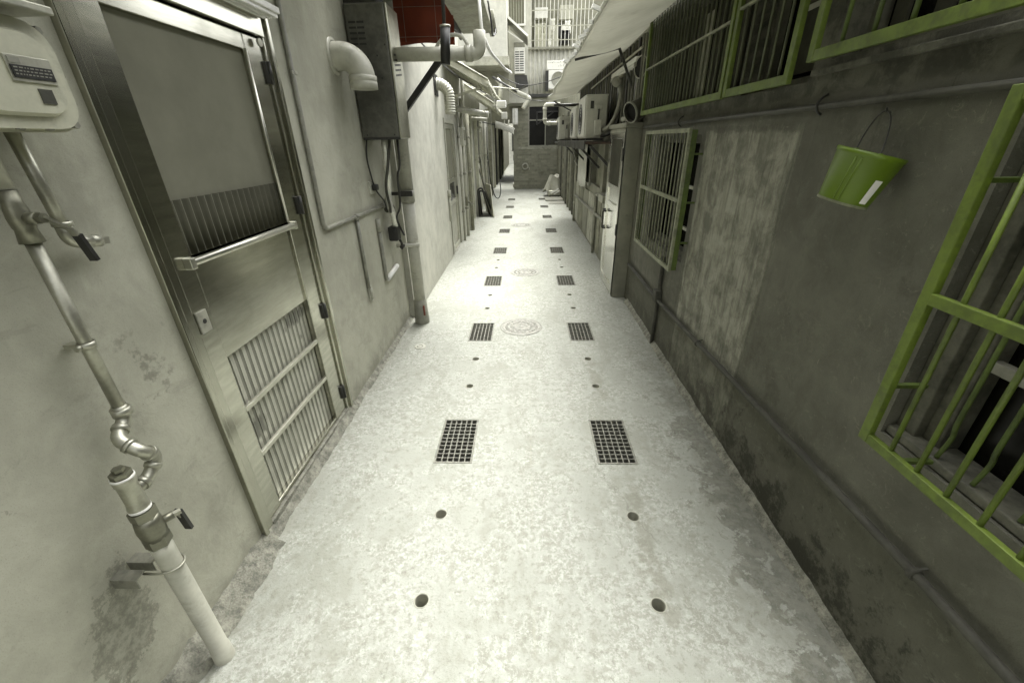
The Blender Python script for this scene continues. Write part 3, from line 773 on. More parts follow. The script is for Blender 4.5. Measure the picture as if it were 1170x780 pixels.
# water heater
wh = thing('water_heater', 'grimy box water heater with louvred casing hanging on the left wall', 'water heater', (XL + .15, 3.45, 1.67))
hx0, hx1, hy0, hy1, hz0, hz1 = XL + .012, -.915, 3.33, 3.60, 1.672, 2.47
G().box(hx0, hx1, hy0, hy1, hz0, hz1, .012).build('casing', 'heater', wh)
G().box(hx1, hx1 + .014, hy0 + .004, hy1 - .004, hz0 + .004, hz1 - .004, .005).build('front_cover', 'heater_front', wh)
g = G()
for r_ in range(5):
    for c_ in range(2):
        g.box(-1.165 + .055 * c_, -1.118 + .055 * c_, hy0 - .0015, hy0 + .002, 2.36 - .03 * r_, 2.372 - .03 * r_)
for r_ in range(2): g.box(-1.11, -1.06, hy0 - .0015, hy0 + .002, 2.165 - .03 * r_, 2.177 - .03 * r_)
g.build('side_louvre', 'black', wh)
g = G()
for r_ in range(5): g.bar((hx1 + .0145, hy0 + .05, 2.20 - .03 * r_ - .01), (hx1 + .0145, hy0 + .20, 2.20 - .03 * r_ + .012), .012, .002, Vector((1, 0, 0)))
g.build('front_louvre', 'black', wh)
g = G()
for (a, b) in ((-1.0, 2.18), (-.985, 2.05), (-.94, 2.24), (-1.15, 1.70), (-.95, 1.70)): hexnut(g, (a, hy0 + .001, b), (0, -1, 0), .006, .005)
g.build('screws', 'black', wh)
g = G().box(hx0 + .005, hx1 + .006, hy0 - .006, hy0, hz0 - .004, hz0 + .014, .002); g.build('bottom_lip', 'iron', wh)
g = G().box(XL, hx0, hy0 + .06, hy1 - .06, hz1 - .1, hz1 + .06); g.box(XL, hx1 - .06, hy0 + .05, hy1 - .05, hz1, hz1 + .09, .01); g.build('flue_collar', 'iron', wh)
g = G().cyl((hx1 + .01, 3.47, 2.205), (-.36, 3.47, 2.20), .043, 20)
g.tube([(-.40, 3.47, 2.20), (-.315, 3.47, 2.20), (-.315, 3.47, 2.33)], .043, 20, fil=.055)
g.lathe((-.42, 3.47, 2.20), (1, 0, 0), [(0, .043), (0, .05), (.05, .05), (.05, .043)], 20)
g.build('exhaust_pipe', 'pvc_dull', wh)
# hoses and wiring below
hz = thing('water_hose', 'foil-wrapped hose hanging from the heater to the black valve', 'hose', (XL + .06, 3.5, .95))
G().tube([(-1.07, 3.45, 1.68), (-1.075, 3.46, 1.55), (-1.10, 3.50, 1.40), (-1.13, 3.55, 1.28), (-1.125, 3.52, 1.18), (-1.11, 3.57, 1.08), (-1.13, 3.60, .99)], .026, 12, fil=.06, ).build('hose', 'hose_silver', hz)
g = G()
for k in range(7): g.tube([(-1.128 + .002 * k, 3.55 - .004 * k, 1.30 + .012 * k), (-1.126 + .002 * k, 3.55 - .004 * k, 1.306 + .012 * k)], .029, 10)
g.build('wrap', 'white', hz)
for nm, lab, pts, r_ in (
    ('cable', 'thin black cable looping left below the heater', [(-1.17, 3.36, 1.69), (-1.18, 3.31, 1.55), (-1.175, 3.38, 1.32), (-1.15, 3.50, 1.22), (-1.15, 3.52, 1.15)], .006),
    ('cable', 'grey flexible cable bowing beside the foil hose', [(-1.02, 3.42, 1.68), (-1.05, 3.40, 1.50), (-1.09, 3.38, 1.34), (-1.10, 3.46, 1.18), (-1.12, 3.52, 1.13)], .011),
    ('cable', 'dark copper pipe bending right of the foil hose', [(-.97, 3.45, 1.68), (-.975, 3.46, 1.48), (-1.02, 3.50, 1.42), (-1.03, 3.52, 1.16), (-1.10, 3.56, 1.08), (-1.06, 3.62, .92)], .009)):
    tag(G().tube(pts, r_, 10, fil=.07).build(nm, 'iron' if r_ < .01 else 'conduit_dark', base=pts[-1]), lab, 'cable')
jb = thing('pipe_joint', 'grey elbow fitting where the conduit and hoses meet under the heater', 'pipe fitting', (XL + .02, 3.55, 1.15))
G().tube([(cx_, 3.52, 1.178), (cx_, 3.60, 1.175), (XL + .05, 3.61, 1.25)], .02, 12, fil=.04).build('elbow', 'conduit', jb)
G().tube([(XL + .03, 3.56, 1.14), (XL + .07, 3.62, 1.16)], .024, 12).build('collar', 'conduit_dark', jb)
vb_ = thing('shutoff_valve', 'black plastic shutoff valve with small lever, below the hoses', 'valve', (XL + .06, 3.6, .9))
G().box(XL + .02, XL + .10, 3.55, 3.66, .88, 1.0, .012).build('body', 'black', vb_)
g = G().tube([(XL + .08, 3.62, .9), (XL + .09, 3.68, .84), (XL + .08, 3.70, .78)], .011, 8, fil=.02); g.box(XL + .07, XL + .10, 3.67, 3.74, .79, .815, .004); g.build('lever', 'black', vb_)
so_ = thing('wall_socket', 'small pale wall socket with a black plug left of the hoses', 'socket', (XL, 3.37, 1.34))
G().box(XL, XL + .012, 3.31, 3.40, 1.29, 1.385, .004).build('plate', 'pvc', so_)
G().box(XL + .012, XL + .05, 3.345, 3.41, 1.315, 1.36, .008).build('plug', 'black', so_)
lc = thing('pipe_bracket', 'rectangular loop of pale conduit on the wall around the black valve', 'conduit', (XL, 3.6, .6))
G().tube([(cx_, 3.36, 1.10), (cx_, 3.36, .60), (cx_, 3.66, .625)], .015, 10, fil=.01).build('pipe', 'conduit', lc)
G().tube([(cx_ + .004, 3.38, .598), (cx_ + .004, 3.68, .63)], .021, 12).build('white_sleeve', 'white', lc)
G().tube([(cx_, 3.36, 1.10), (cx_, 3.36, 1.0)], .021, 10).build('end_socket', 'pvc_grey', lc)

# downpipe
dp = thing('downpipe', 'thick pale PVC downpipe with dark foot at the left house corner', 'downpipe', (-1.05, 3.82, 0))
G().tube([(-1.035, 3.80, 2.6), (-1.045, 3.82, 1.25)], .058, 20).build('upper_length', 'pvc_grey', dp)
G().tube([(-1.045, 3.82, 1.25), (-1.05, 3.83, .24)], .054, 20).build('lower_length', 'pvc', dp)
G().tube([(-1.045, 3.82, 1.27), (-1.045, 3.82, 1.17)], .063, 20).build('socket', 'pvc_grey', dp)
G().lathe((-1.05, 3.83, 0), (0, 0, 1), [(0, .072), (.03, .074), (.24, .062), (.25, .05)], 20).build('foot', 'conduit', dp)
g = G().box(XL, -1.0, 3.75, 3.775, 1.235, 1.262); g.box(-1.10, -.98, 3.74, 3.76, 1.225, 1.27, .004); g.build('bracket', 'iron', dp)
g = G().tube([(-1.18, 3.74, .80), (-1.10, 3.755, .80), (-.985, 3.80, .79)], .02, 8); g.build('strap', 'pvc', dp)
g = G().box(-1.012, -.995, 3.765, 3.775, .10, .20); g.build('red_mark', 'clay', dp)

# ------------------------------------------------------------------ left overhead things
rb = thing('red_tarp', 'dark red tarpaulin panel with pale stitched squares, above the heater', 'tarpaulin', (-.88, 4.3, 2.4))
g = G().sheet(lambda u, v: (-1.14 + .535 * u, 4.30 + .012 * math.sin(u * 9) + .01 * math.sin(v * 7), 2.395 + .02 * math.sin(u * 3) + .60 * v), 20, 16, .004)
g.build('cloth', 'red', rb)
g = G()
for zz in (2.455, 2.66): g.box(-1.10, -.68, 4.272, 4.277, zz, zz + .0016)
for xx in (-1.02, -.75): g.box(xx, xx + .0016, 4.272, 4.277, 2.42, 2.80)
g.build('stitching', 'conduit', rb)
cs = thing('canopy_slab', 'grey weathered concrete canopy slab jutting out high on the left', 'canopy', (-.5, 4.3, 2.6))
G().box(-.62, -.315, 3.55, 5.0, 2.605, 2.70, .008).build('slab', 'slab', cs)
G().box(-1.15, -.625, 3.2, 5.0, 2.72, 2.78, .004).build('deck', 'iron', cs)
g = G().box(-.645, -.625, 4.5, 4.98, 2.55, 2.72, .003); g.build('beam', 'iron', cs)
g = G().box(-.345, -.305, 3.5, 5.02, 2.58, 2.605, .003); g.tube([(-.30, 4.6, 2.70), (-.29, 4.62, 2.64), (-.285, 4.9, 2.60)], .02, 8); g.build('edge_trim', 'slab', cs)
st_ = thing('strut', 'black steel strut rising diagonally from the pale wall to the slab', 'strut', (-1.15, 4.5, 1.93))
G().bar((-1.16, 4.45, 1.90), (-.68, 4.42, 2.40), .045, .05).build('bar', 'iron', st_)
G().box(-1.165, -1.135, 4.40, 4.50, 1.86, 1.97, .004).build('foot_plate', 'iron', st_)
bt = thing('awning_crank', 'glossy black tube hanging upright in front of the white pipe', 'tube', (-.54, 3.38, 2.15))
G().cyl((-.545, 3.36, 2.125), (-.53, 3.36, 2.335), .033, 20).build('tube', 'black', bt)
G().cyl((-.535, 3.36, 2.335), (-.525, 3.36, 2.80), .012, 10).build('rod', 'iron', bt)
G().lathe((-.53, 3.36, 2.33), (0, 0, 1), [(0, .033), (.003, .036), (.012, .036), (.014, .012)], 20).build('collar', 'galv', bt)
tag(G().tube([(-.66, 3.60, 2.24), (-.60, 3.58, 2.31), (-.52, 3.58, 2.335), (-.44, 3.56, 2.32), (-.40, 3.54, 2.25)], .012, 10, fil=.06).build('hose', 'pvc', base=(-.55, 3.58, 2.3)), 'white flexible hose arching over the white exhaust pipe', 'hose')
tag(G().tube([(-.31, 3.50, 2.52), (-.30, 3.50, 2.33), (-.25, 3.55, 2.22), (-.16, 3.9, 2.16), (-.12, 4.2, 2.17)], .011, 8, fil=.05).build('hose', 'white', base=(-.3, 3.5, 2.2)), 'thin white hose trailing from the end of the exhaust pipe', 'hose')

# ------------------------------------------------------------------ left house with pale wall
X2 = -1.15
L2 = thing('house', 'pale rendered house with narrow screen door, second on the left', 'house', (X2, 6, 0))
G().slab('x', X2, X2 - .2, 3.955, 8.55, -.45, 3.3, [(6.52, 7.40, .02, 1.93)]).build('wall', 'pale_wall', L2)
G().box(X2 - 4, X2 - .21, 3.96, 8.54, 3.1, 3.3).build('roof', 'slab', L2)
g = G().box(X2 - .08, X2 + .015, 6.50, 6.56, .02, 1.95, .004); g.box(X2 - .08, X2 + .015, 7.36, 7.42, .02, 1.95, .004); g.box(X2 - .08, X2 + .015, 6.56, 7.36, 1.89, 1.95, .004)
g.build('door_frame', 'pvc_grey', L2)
g = G()
for a, b in ((6.565, 6.64), (7.28, 7.355)): g.box(X2 - .05, X2 - .008, a, b, .03, 1.885, .003)
for a, b in ((.03, .10), (.74, .80), (1.06, 1.12), (1.82, 1.885)): g.box(X2 - .05, X2 - .010, 6.64, 7.28, a, b, .003)
d2 = g.build('door', 'steel_pale', L2)
G().box(X2 - .04, X2 - .03, 6.64, 7.28, .10, .74).build('lower_panel', 'pvc_grey', d2)
G().box(X2 - .04, X2 - .03, 6.64, 7.28, .80, 1.06).build('middle_pane', 'glass', d2)
G().box(X2 - .04, X2 - .03, 6.64, 7.28, 1.12, 1.82).build('screen', 'screen', d2)
G().box(X2 - .008, X2 + .02, 7.30, 7.33, .85, .98, .003).build('handle', 'iron', d2)
# flexible duct
fd = thing('flexible_duct', 'ribbed grey flexible duct curving down from the pale left wall', 'duct', (X2, 6.2, 2.2))
pts = []; rad = []
for k in range(61):
    t_ = k / 60
    if t_ < .55:
        a = t_ / .55 * PI / 2; p = Vector((X2 + .02 + .15 * math.sin(a), 6.15, 2.20 + .0 + .14 * math.cos(a) - .03))
    else:
        p = Vector((X2 + .17, 6.15, 2.17 - (t_ - .55) / .45 * .20))
    pts.append(p); rad.append(.066 + .006 * (k % 4 < 2))
G().tube(pts, .07, 18, radii=rad).build('duct', 'galv', fd)
G().box(X2, X2 + .015, 6.04, 6.26, 2.18, 2.42, .004).build('wall_plate', 'iron', fd)
wl = thing('wall_pipe', 'short pale upright pipe beside the second left door', 'pipe', (X2 + .02, 6.42, .55))
G().tube([(X2 + .02, 6.42, .98), (X2 + .02, 6.42, .55)], .017, 10).build('pipe', 'pvc', wl)
G().tube([(X2 + .02, 6.42, 1.0), (X2 + .02, 6.42, .90)], .028, 10).build('cap', 'pvc_grey', wl)
# pipes and meter after the second door
for (yy, xx, r_, z0, z1, mt, lab) in ((7.62, -1.11, .02, 0, 2.1, 'pvc_grey', 'slim grey pipe right beside the second left door frame'), (8.05, -1.10, .028, .0, 2.3, 'pvc', 'pale standpipe with brass tap past the second left door'),
                                   (8.62, -1.09, .045, 0, 2.2, 'wood', 'thick brown upright post standing at the pale house corner')):
    t = thing('standpipe' if r_ < .04 else 'post', lab, 'pipe' if r_ < .04 else 'post', (xx, yy, 0))
    G().tube([(xx, yy, z0), (xx, yy, z1)], r_, 12).build('shaft', mt, t)
    g = G()
    for zz in (.5, 1.1, 1.7): g.tube([(xx, yy, zz), (xx, yy, zz + .035)], r_ + .007, 12)
    g.build('bands', 'conduit', t)
    if r_ == .028:
        g = G().tube([(xx, yy, .62), (xx + .07, yy - .02, .62), (xx + .075, yy - .02, .55)], .016, 8); g.box(xx - .02, xx + .03, yy - .05, yy + .05, .56, .72, .006); g.build('tap', 'brass', t)
mb = thing('meter_box', 'small pale meter box on the left wall past the second door', 'meter', (-1.1, 7.85, 1.6))
G().box(X2, X2 + .11, 7.72, 8.0, 1.58, 1.86, .015).build('case', 'pvc', mb)
G().box(X2 + .11, X2 + .118, 7.77, 7.95, 1.66, 1.82, .003).build('window', 'screen', mb)
g = G().tube([(X2 + .05, 7.80, 1.86), (X2 + .05, 7.80, 2.0), (X2 + .04, 7.65, 2.05)], .015, 8, fil=.05); g.build('inlet', 'galv', mb)

# tin canopies along the left
def canopy(y0, y1, xo, zi, zo, label, xin=X2):
    t = thing('canopy', label, 'canopy', (xin, y0, zo), 'lean-to canopies on the left wall')
    n = int((y1 - y0) / .19)
    G().sheet(lambda u, v: (xin + (xo - xin) * v, y0 + (y1 - y0) * u, zi + (zo - zi) * v + .012 * math.sin(u * n * 2 * PI)), n * 6, 1, .003).build('roof_sheet', 'beam', t)
    for k in range(4):
        yy = y0 + .08 + (y1 - y0 - .16) * k / 3
        G().bar((xin, yy, zi - .06), (xo, yy, zo - .06), .05, .07).build('rafter', 'beam', t)
    G().box(xo - .03, xo + .01, y0, y1, zo - .055, zo - .02, .003).build('fascia', 'beam', t)
    G().bar((xin, y0 + .12, zi - .55), (xo - .1, y0 + .12, zo - .09), .03, .03).build('brace', 'wood', t)
    return t
canopy(6.75, 8.5, -.52, 2.75, 2.42, 'pale board canopy sloping out over the second left door')
canopy(8.9, 12.2, -.58, 2.62, 2.28, 'farther low board canopy beyond the brown post on the left')
pr = thing('gutter_pipe', 'white drain pipe sloping across the lane end to a bent elbow', 'pipe', (-.6, 12, 2.8))
G().tube([(-.70, 12.0, 3.02), (-.58, 12.0, 2.90), (.10, 12.0, 2.60)], .05, 14, fil=.05).build('pipe', 'pvc', pr)
G().tube([(.05, 12.0, 2.62), (.12, 12.0, 2.585), (.0, 12.02, 2.44), (-.05, 12.02, 2.36)], .056, 14, fil=.05).build('elbow', 'pvc', pr)
G().tube([(-.60, 12.0, 2.92), (-.62, 12.0, 2.62)], .055, 14).build('branch', 'pvc', pr)
tag(G().tube([(-.80, 11.9, 3.05), (-.20, 11.9, 2.72)], .025, 8).build('rail', 'iron', base=(-.5, 11.9, 2.8)), 'thin dark pole running above the white drain pipe', 'pole')
tag(G().tube([(-1.14, 9.0, 2.60), (-.12, 9.0, 2.50)], .012, 8).build('rod', 'galv', base=(-1.1, 9, 2.5)), 'thin bright metal rod reaching out over the lane from left', 'rod')
fl2 = thing('floodlight', 'small white box lamp under the far left canopy', 'lamp', (-.5, 10, 2.3))
G().box(-.60, -.40, 9.95, 10.15, 2.27, 2.40, .02).build('housing', 'white', fl2)
G().box(-.585, -.415, 9.945, 9.95, 2.285, 2.385).build('face', 'ac', fl2)
G().tube([(-.5, 10.05, 2.40), (-.62, 10.05, 2.52), (-1.14, 10.05, 2.55)], .013, 8, fil=.05).build('arm', 'galv', fl2)
g = G().sheet(lambda u, v: (-.40 + .17 * u, 15.0 + .02 * math.sin(u * 9), 2.10 + .46 * v), 8, 6, .004)
tag(g.build('hanging_sheet', 'white', base=(-.3, 15, 2.1)), 'narrow white sheet hanging at the brick wall corner', 'sheet')

for lab, pts, r_, m in (
    ('black cable sagging along the eaves of the pale left house', [(-1.1, 4.6, 2.62), (-1.02, 5.6, 2.50), (-.95, 6.7, 2.46), (-.75, 8.6, 2.44), (-.62, 10.4, 2.42)], .008, 'black'),
    ('pale cable drooping between the two board canopies', [(-.53, 6.8, 2.40), (-.50, 7.8, 2.22), (-.56, 8.9, 2.26), (-.58, 10.0, 2.16)], .009, 'pvc'),
    ('dark cable crossing the lane high before the white storey', [(-.7, 12.3, 3.15), (-.1, 12.2, 2.86), (.5, 12.1, 2.92), (1.1, 12.0, 3.1)], .009, 'black'),
    ('thin dark cable slung from the white drain pipe to the awning end', [(-.55, 11.9, 2.86), (-.1, 11.3, 2.52), (.45, 10.4, 2.40)], .007, 'iron'),
    ('black cable dangling at the edge of the concrete canopy slab', [(-.315, 4.4, 2.72), (-.29, 4.5, 2.56), (-.30, 4.6, 2.50), (-.27, 4.75, 2.56), (-.30, 4.9, 2.70)], .008, 'black')):
    tag(G().tube(pts, r_, 8, fil=.5).build('cable', m, base=pts[0]), lab, 'cable')
lj = thing('pipe_run', 'grey pipe run with joints under the eaves past the second left door', 'pipe', (X2, 8.6, 2.1))
G().tube([(-1.12, 7.5, 2.12), (-.82, 8.4, 2.10), (-.72, 8.45, 2.08)], .045, 12, fil=.05).build('pipe', 'pvc_dull', lj)
G().tube([(-1.0, 8.6, 2.02), (-.70, 8.62, 2.0)], .03, 12).build('lower_pipe', 'pvc_grey', lj)
G().tube([(-.74, 8.45, 2.08), (-.66, 8.45, 2.07)], .055, 12).build('socket', 'pvc', lj)
cb = thing('junction_box', 'small white box with bent conduit under the far canopy', 'box', (-.5, 11.0, 2.2))
G().box(-.56, -.42, 10.95, 11.1, 2.10, 2.24, .012).build('case', 'ac', cb)
G().tube([(-.49, 11.0, 2.10), (-.49, 11.0, 1.98), (-.40, 11.0, 1.96), (-.38, 11.0, 2.08)], .012, 8, fil=.03).build('conduit', 'pvc', cb)
# third left house
X3 = -1.18
L3 = thing('house', 'worn cream house with timber doors, third on the left', 'house', (X3, 10, 0))
G().slab('x', X3, X3 - .2, 8.56, 16.6, -.45, 3.0, [(9.25, 9.95, .02, 2.05), (11.6, 12.5, .02, 2.1), (13.3, 14.0, .5, 1.9), (14.8, 15.6, .02, 2.1)]).build('wall', 'pale_wall2', L3)
G().box(X3 - 4, X3 - .21, 8.57, 16.6, 2.85, 3.0).build('roof', 'slab', L3)
for (a, b, m1, m2) in ((9.25, 9.95, 'wood_pale', 'screen_dark'), (11.6, 12.5, 'pvc_grey', 'wood'), (14.8, 15.6, 'wood', 'wood_dark')):
    g = G().box(X3 - .1, X3 + .02, a, a + .06, .02, 2.05, .004); g.box(X3 - .1, X3 + .02, b - .06, b, .02, 2.05, .004); g.box(X3 - .1, X3 + .02, a + .06, b - .06, 1.98, 2.05, .004)
    g.build('door_frame', 'wood_pale', L3)
    d3 = G().box(X3 - .06, X3 - .01, a + .06, b - .06, .03, 1.97, .004).build('door', m1, L3)
    G().box(X3 - .009, X3 - .003, a + .14, b - .14, 1.1, 1.85).build('upper_panel', m2, d3)
    G().box(X3 - .009, X3 - .001, a + .14, b - .14, .2, .9).build('lower_panel', m1, d3)
wnd = G().box(X3 - .1, X3 + .01, 13.3, 13.36, .5, 1.9); wnd.box(X3 - .1, X3 + .01, 13.94, 14.0, .5, 1.9); w3 = wnd.build('window', 'wood_pale', L3)
G().box(X3 - .08, X3 - .07, 13.3, 14.0, .5, 1.9).build('pane', 'glass', w3)
G().slab('y', 8.56, 8.60, X3 - .2, X3 + .07, -.45, 2.7).build('pilaster', 'pale_wall2', L3)
# posts along the third house
for i, (yy, r_, h_, mt, lab) in enumerate(((10.45, .035, 2.25, 'wood_pale', 'pale square timber post just before the leaning boards'), (12.75, .04, 2.3, 'pvc', 'pale upright pipe beyond the leaning boards'), (13.1, .03, 2.0, 'wood_dark', 'dark upright pole near the cable loop'), (14.4, .05, 2.4, 'wood', 'brown upright post farthest on the left before the passage'))):
    t = thing('post', lab, 'post', (X3 + .06, yy, 0))
    (G().box(X3 + .02, X3 + .02 + 2 * r_, yy - r_, yy + r_, 0, h_, .004) if i in (0, 3) else G().tube([(X3 + .06, yy, 0), (X3 + .06, yy, h_)], r_, 10)).build('shaft', mt, t)
    G().box(X3, X3 + .03 + 2 * r_, yy - r_ - .01, yy + r_ + .01, h_ * .55, h_ * .55 + .04, .003).build('strap', 'galv', t)
hp = thing('shutter_panel', 'dark plank panel hung open above the leaning boards', 'shutter', (X3 + .05, 10.9, 1.3))
G().box(X3 + .01, X3 + .06, 10.6, 11.2, 1.15, 2.1, .004).build('panel', 'wood_dark', hp)
g = G()
for zz in (1.3, 1.9): g.box(X3 + .06, X3 + .075, 10.62, 11.18, zz, zz + .05, .002)
g.build('battens', 'wood', hp)
# leaning boards and black frame
lb = thing('leaning_board', 'pale plywood board leaning against the left wall, white lower corner', 'board', (-.8, 10.4, 0))
G().prism([(-.735, 10.08, .004), (-.935, 10.78, .004), (-1.0, 11.0, .70), (-.83, 10.56, .69)], (-.016, -.008, 0)).build('sheet', 'wood_pale', lb)
G().prism([(-.730, 10.07, .006), (-.775, 10.23, .006), (-.80, 10.33, .22), (-.765, 10.22, .17)], (.006, -.004, 0)).build('torn_corner', 'white', lb)
lb2 = thing('leaning_board', 'long pale plank leaning upright behind the plywood board', 'board', (-.98, 11, 0))
G().prism([(-.93, 10.86, .004), (-1.0, 11.06, .004), (-1.15, 11.25, 1.30), (-1.09, 11.10, 1.34)], (-.016, -.01, 0)).build('plank', 'beam', lb2)
G().bar((-.98, 10.9, .45), (-1.07, 11.08, .45), .02, .03).build('cross_batten', 'wood', lb2)
lb3 = thing('leaning_board', 'thin dark stick leaning against the pale plank', 'stick', (-.95, 10.6, 0))
G().bar((-.80, 10.50, .03), (-1.14, 10.72, 1.12), .03, .02).build('stick', 'wood_dark', lb3)
G().bar((-.815, 10.508, .07), (-.835, 10.52, .14), .036, .026).build('end_wrap', 'iron', lb3)
bf = thing('chair_frame', 'black folded metal frame leaning by the pale plywood board', 'frame', (-.95, 10.3, 0))
G().tube([(-1.10, 10.25, .0), (-1.12, 10.25, .62), (-1.02, 10.28, .66), (-.86, 10.32, .02)], .022, 8, fil=.05).build('legs', 'iron', bf)
G().tube([(-1.06, 10.35, .02), (-1.10, 10.4, .58), (-.98, 10.42, .56), (-.80, 10.45, .02)], .022, 8, fil=.05).build('rear_legs', 'iron', bf)
G().box(-1.12, -.82, 10.22, 10.5, .0, .035, .008).build('tray', 'iron', bf)
tag(G().tube([(-1.12, 13.2, 1.6), (-1.05, 13.2, .6), (-.92, 13.15, .10), (-.80, 13.2, .04), (-.74, 13.3, .25), (-.78, 13.4, .6)], .014, 8, fil=.15).build('cable', 'iron', base=(-.9, 13.2, 0)), 'dark cable hanging in a loop at the far left', 'cable')
aw = thing('awning', 'small off-white awning over the narrow passage at far left', 'awning', (-.6, 12.4, 1.85))
G().sheet(lambda u, v: (-.80 + .50 * v, 12.4 + 1.2 * u, 2.10 - .12 * v - .05 * v * v + .012 * math.sin(u * 14)), 12, 8, .01).build('cover', 'canvas', aw)
G().sheet(lambda u, v: (-.80 + .50 * u, 12.395, 2.09 - .12 * u - .05 * u * u - (.13 + .01 * math.sin(u * 40)) * v), 24, 3, .008).build('valance', 'canvas', aw)
G().tube([(-1.16, 12.6, 2.10), (-.34, 12.6, 1.93)], .012, 8).build('arm', 'iron', aw)

# passage at the far left
PW = thing('passage_wall', 'dark timber-clad wall lining the narrow far passage on its left', 'wall', (-1.2, 20, 0))
G().slab('x', -1.22, -1.42, 16.61, 34, -.45, 3.2, [(18, 18.9, .02, 2.1), (21, 22, .02, 2.1)]).build('wall', 'wood', PW)
for k in range(7): G().box(-1.22, -1.14, 17 + 1.2 * k, 17.12 + 1.2 * k, 0, 2.5, .004).build('stud', 'iron' if k % 2 else 'wood_pale', PW)
G().box(-1.40, -1.36, 17.5, 22.4, 0, 2.3).build('backing', 'dark', PW)
PR = thing('passage_wall', 'grey rendered side wall lining the narrow far passage on its right', 'wall', (-.35, 25, 0))
G().slab('x', -.42, -.22, 16.9, 33.9, -.45, 3.2).build('wall', 'grey_wall', PR)
G().box(-.47, -.421, 17.0, 33.9, -.01, .12).build('plinth', 'slab', PR)
G().box(-1.2, -.425, 16.45, 17.2, 2.2, 3.6, .005).build('lintel', 'grey_wall', PW)
G().box(-1.2, -.425, 19.5, 24, 2.45, 2.55, .005).build('roof', 'wood_dark', PW)
EN = thing('end_wall', 'bright rendered wall closing the far passage', 'wall', (-.8, 35, 0))
G().slab('y', 35, 35.2, -4, 3, -.45, 4.0).build('wall', 'far_wall', EN)
G().box(-1.0, -.55, 34.93, 35, .9, 2.1, .01).build('shutter', 'iron', EN)
vs_ = thing('scooter', 'dark vehicle parked in the light at the passage end', 'scooter', (-.62, 30, 0))
G().box(-.80, -.55, 30, 31.4, .35, .85, .1).build('body', 'iron', vs_)
for yy in (30.15, 31.25): G().tube([(-.72, yy, .25), (-.62, yy, .25)], .25, 20).build('wheel', 'black', vs_)
G().tube([(-.9, 30.25, 1.02), (-.68, 30.2, 1.1), (-.46, 30.25, 1.02)], .02, 8).build('handlebar', 'iron', vs_)
G().box(-.78, -.58, 29.97, 30.02, .75, .98, .02).build('headlight', 'white', vs_)

# ------------------------------------------------------------------ brick house across the end
BK = thing('brick_house', 'old brick house end wall with dark window closing the lane', 'house', (.6, 16.4, 0))
G().slab('y', 16.4, 16.65, -.42, 2.4, -.45, 2.95, [(.10, 1.36, 1.42, 2.68)]).build('wall', 'brick', BK)
G().box(-.421, -.28, 16.385, 16.40, .9, 2.45).build('render_strip', 'grey_wall', BK)
G().box(-.25, 2.4, 16.385, 16.40, 1.34, 1.42, .004).build('sill_band', 'slab', BK)
g = G().box(.10, .15, 16.42, 16.5, 1.42, 2.68, .004); g.box(.70, .74, 16.42, 16.5, 1.42, 2.68, .004); g.box(.15, 1.36, 16.42, 16.5, 1.42, 1.47, .004); g.box(.15, 1.36, 16.42, 16.5, 2.25, 2.29, .004)
bw = g.build('window', 'pvc_grey', BK)
G().box(.10, 1.36, 16.52, 16.54, 1.42, 2.68).build('pane', 'glass', bw)
G().box(.76, 1.34, 16.46, 16.50, 1.48, 2.24).build('board_panel', 'conduit_dark', bw)
G().box(-.42, 2.4, 16.30, 16.7, 2.95, 3.05, .01).build('band', 'iron', BK)
g = G().bar((.40, 16.2, 2.12), (1.0, 16.3, 2.50), .04, .04); g.bar((.40, 16.2, 2.12), (.42, 16.3, 2.5), .04, .04); g.bar((.40, 16.2, 2.50), (1.3, 16.3, 2.52), .04, .04)
tag(g.build('awning_bracket', 'iron', base=(.6, 16.2, 2.3)), 'dark triangular bracket in front of the brick house window', 'bracket')
hr = thing('hose_coil', 'pale hose coiled on the brick wall', 'hose', (0, 16.36, .78))
for k, r_ in enumerate((.10, .085)):
    g = G(); pts = [(r_ * math.cos(a) + 0, 16.36 - .012 * k, .78 + r_ * math.sin(a) * 1.1) for a in [2 * PI * j / 24 for j in range(25)]]
    g.tube(pts, .016, 8, caps=False).build('loop', 'pvc', hr)
G().box(-.02, .02, 16.36, 16.40, .86, .92, .004).build('hook', 'iron', hr)
G().tube([(.10, 16.35, .76), (.16, 16.35, .72), (.14, 16.35, .66)], .014, 8, fil=.04).build('tail', 'pvc', hr)

# upper storey: corrugated cladding, barred balcony
UP = thing('upper_house', 'tall house with corrugated cladding and barred balcony above the brick wall', 'house', (.8, 17, 3.05))
def corr(u, v):
    xx = -.22 + 2.5 * u
    return (xx, 16.9 + .03 * math.sin(u * 34 * PI) + (.25 * max(0, (.12 - u) / .12) ** 2), 3.05 + 1.33 * v)
G().sheet(corr, 34 * 8, 2, .004).build('cladding', 'far_wall', UP)
G().box(-.10, 2.4, 16.75, 17.1, 4.38, 4.44, .006).build('balcony_ledge', 'conduit', UP)
G().box(.20, 6, 18.1, 18.2, 4.4, 9).build('balcony_back_wall', 'grey_wall', UP)
G().box(-.1, .2, 17.0, 18.2, 4.4, 9).build('balcony_side_wall', 'far_wall', UP)
for k in range(17):
    xx = .20 + k * .125
    G().box(xx, xx + .018, 16.80, 16.818, 4.36, 7.0).build('balcony_bar', 'white', UP)
for zz in (4.62, 5.0, 5.42, 5.9, 6.4): G().box(.19, 2.3, 16.785, 16.80, zz, zz + .022).build('balcony_rail', 'pvc', UP)
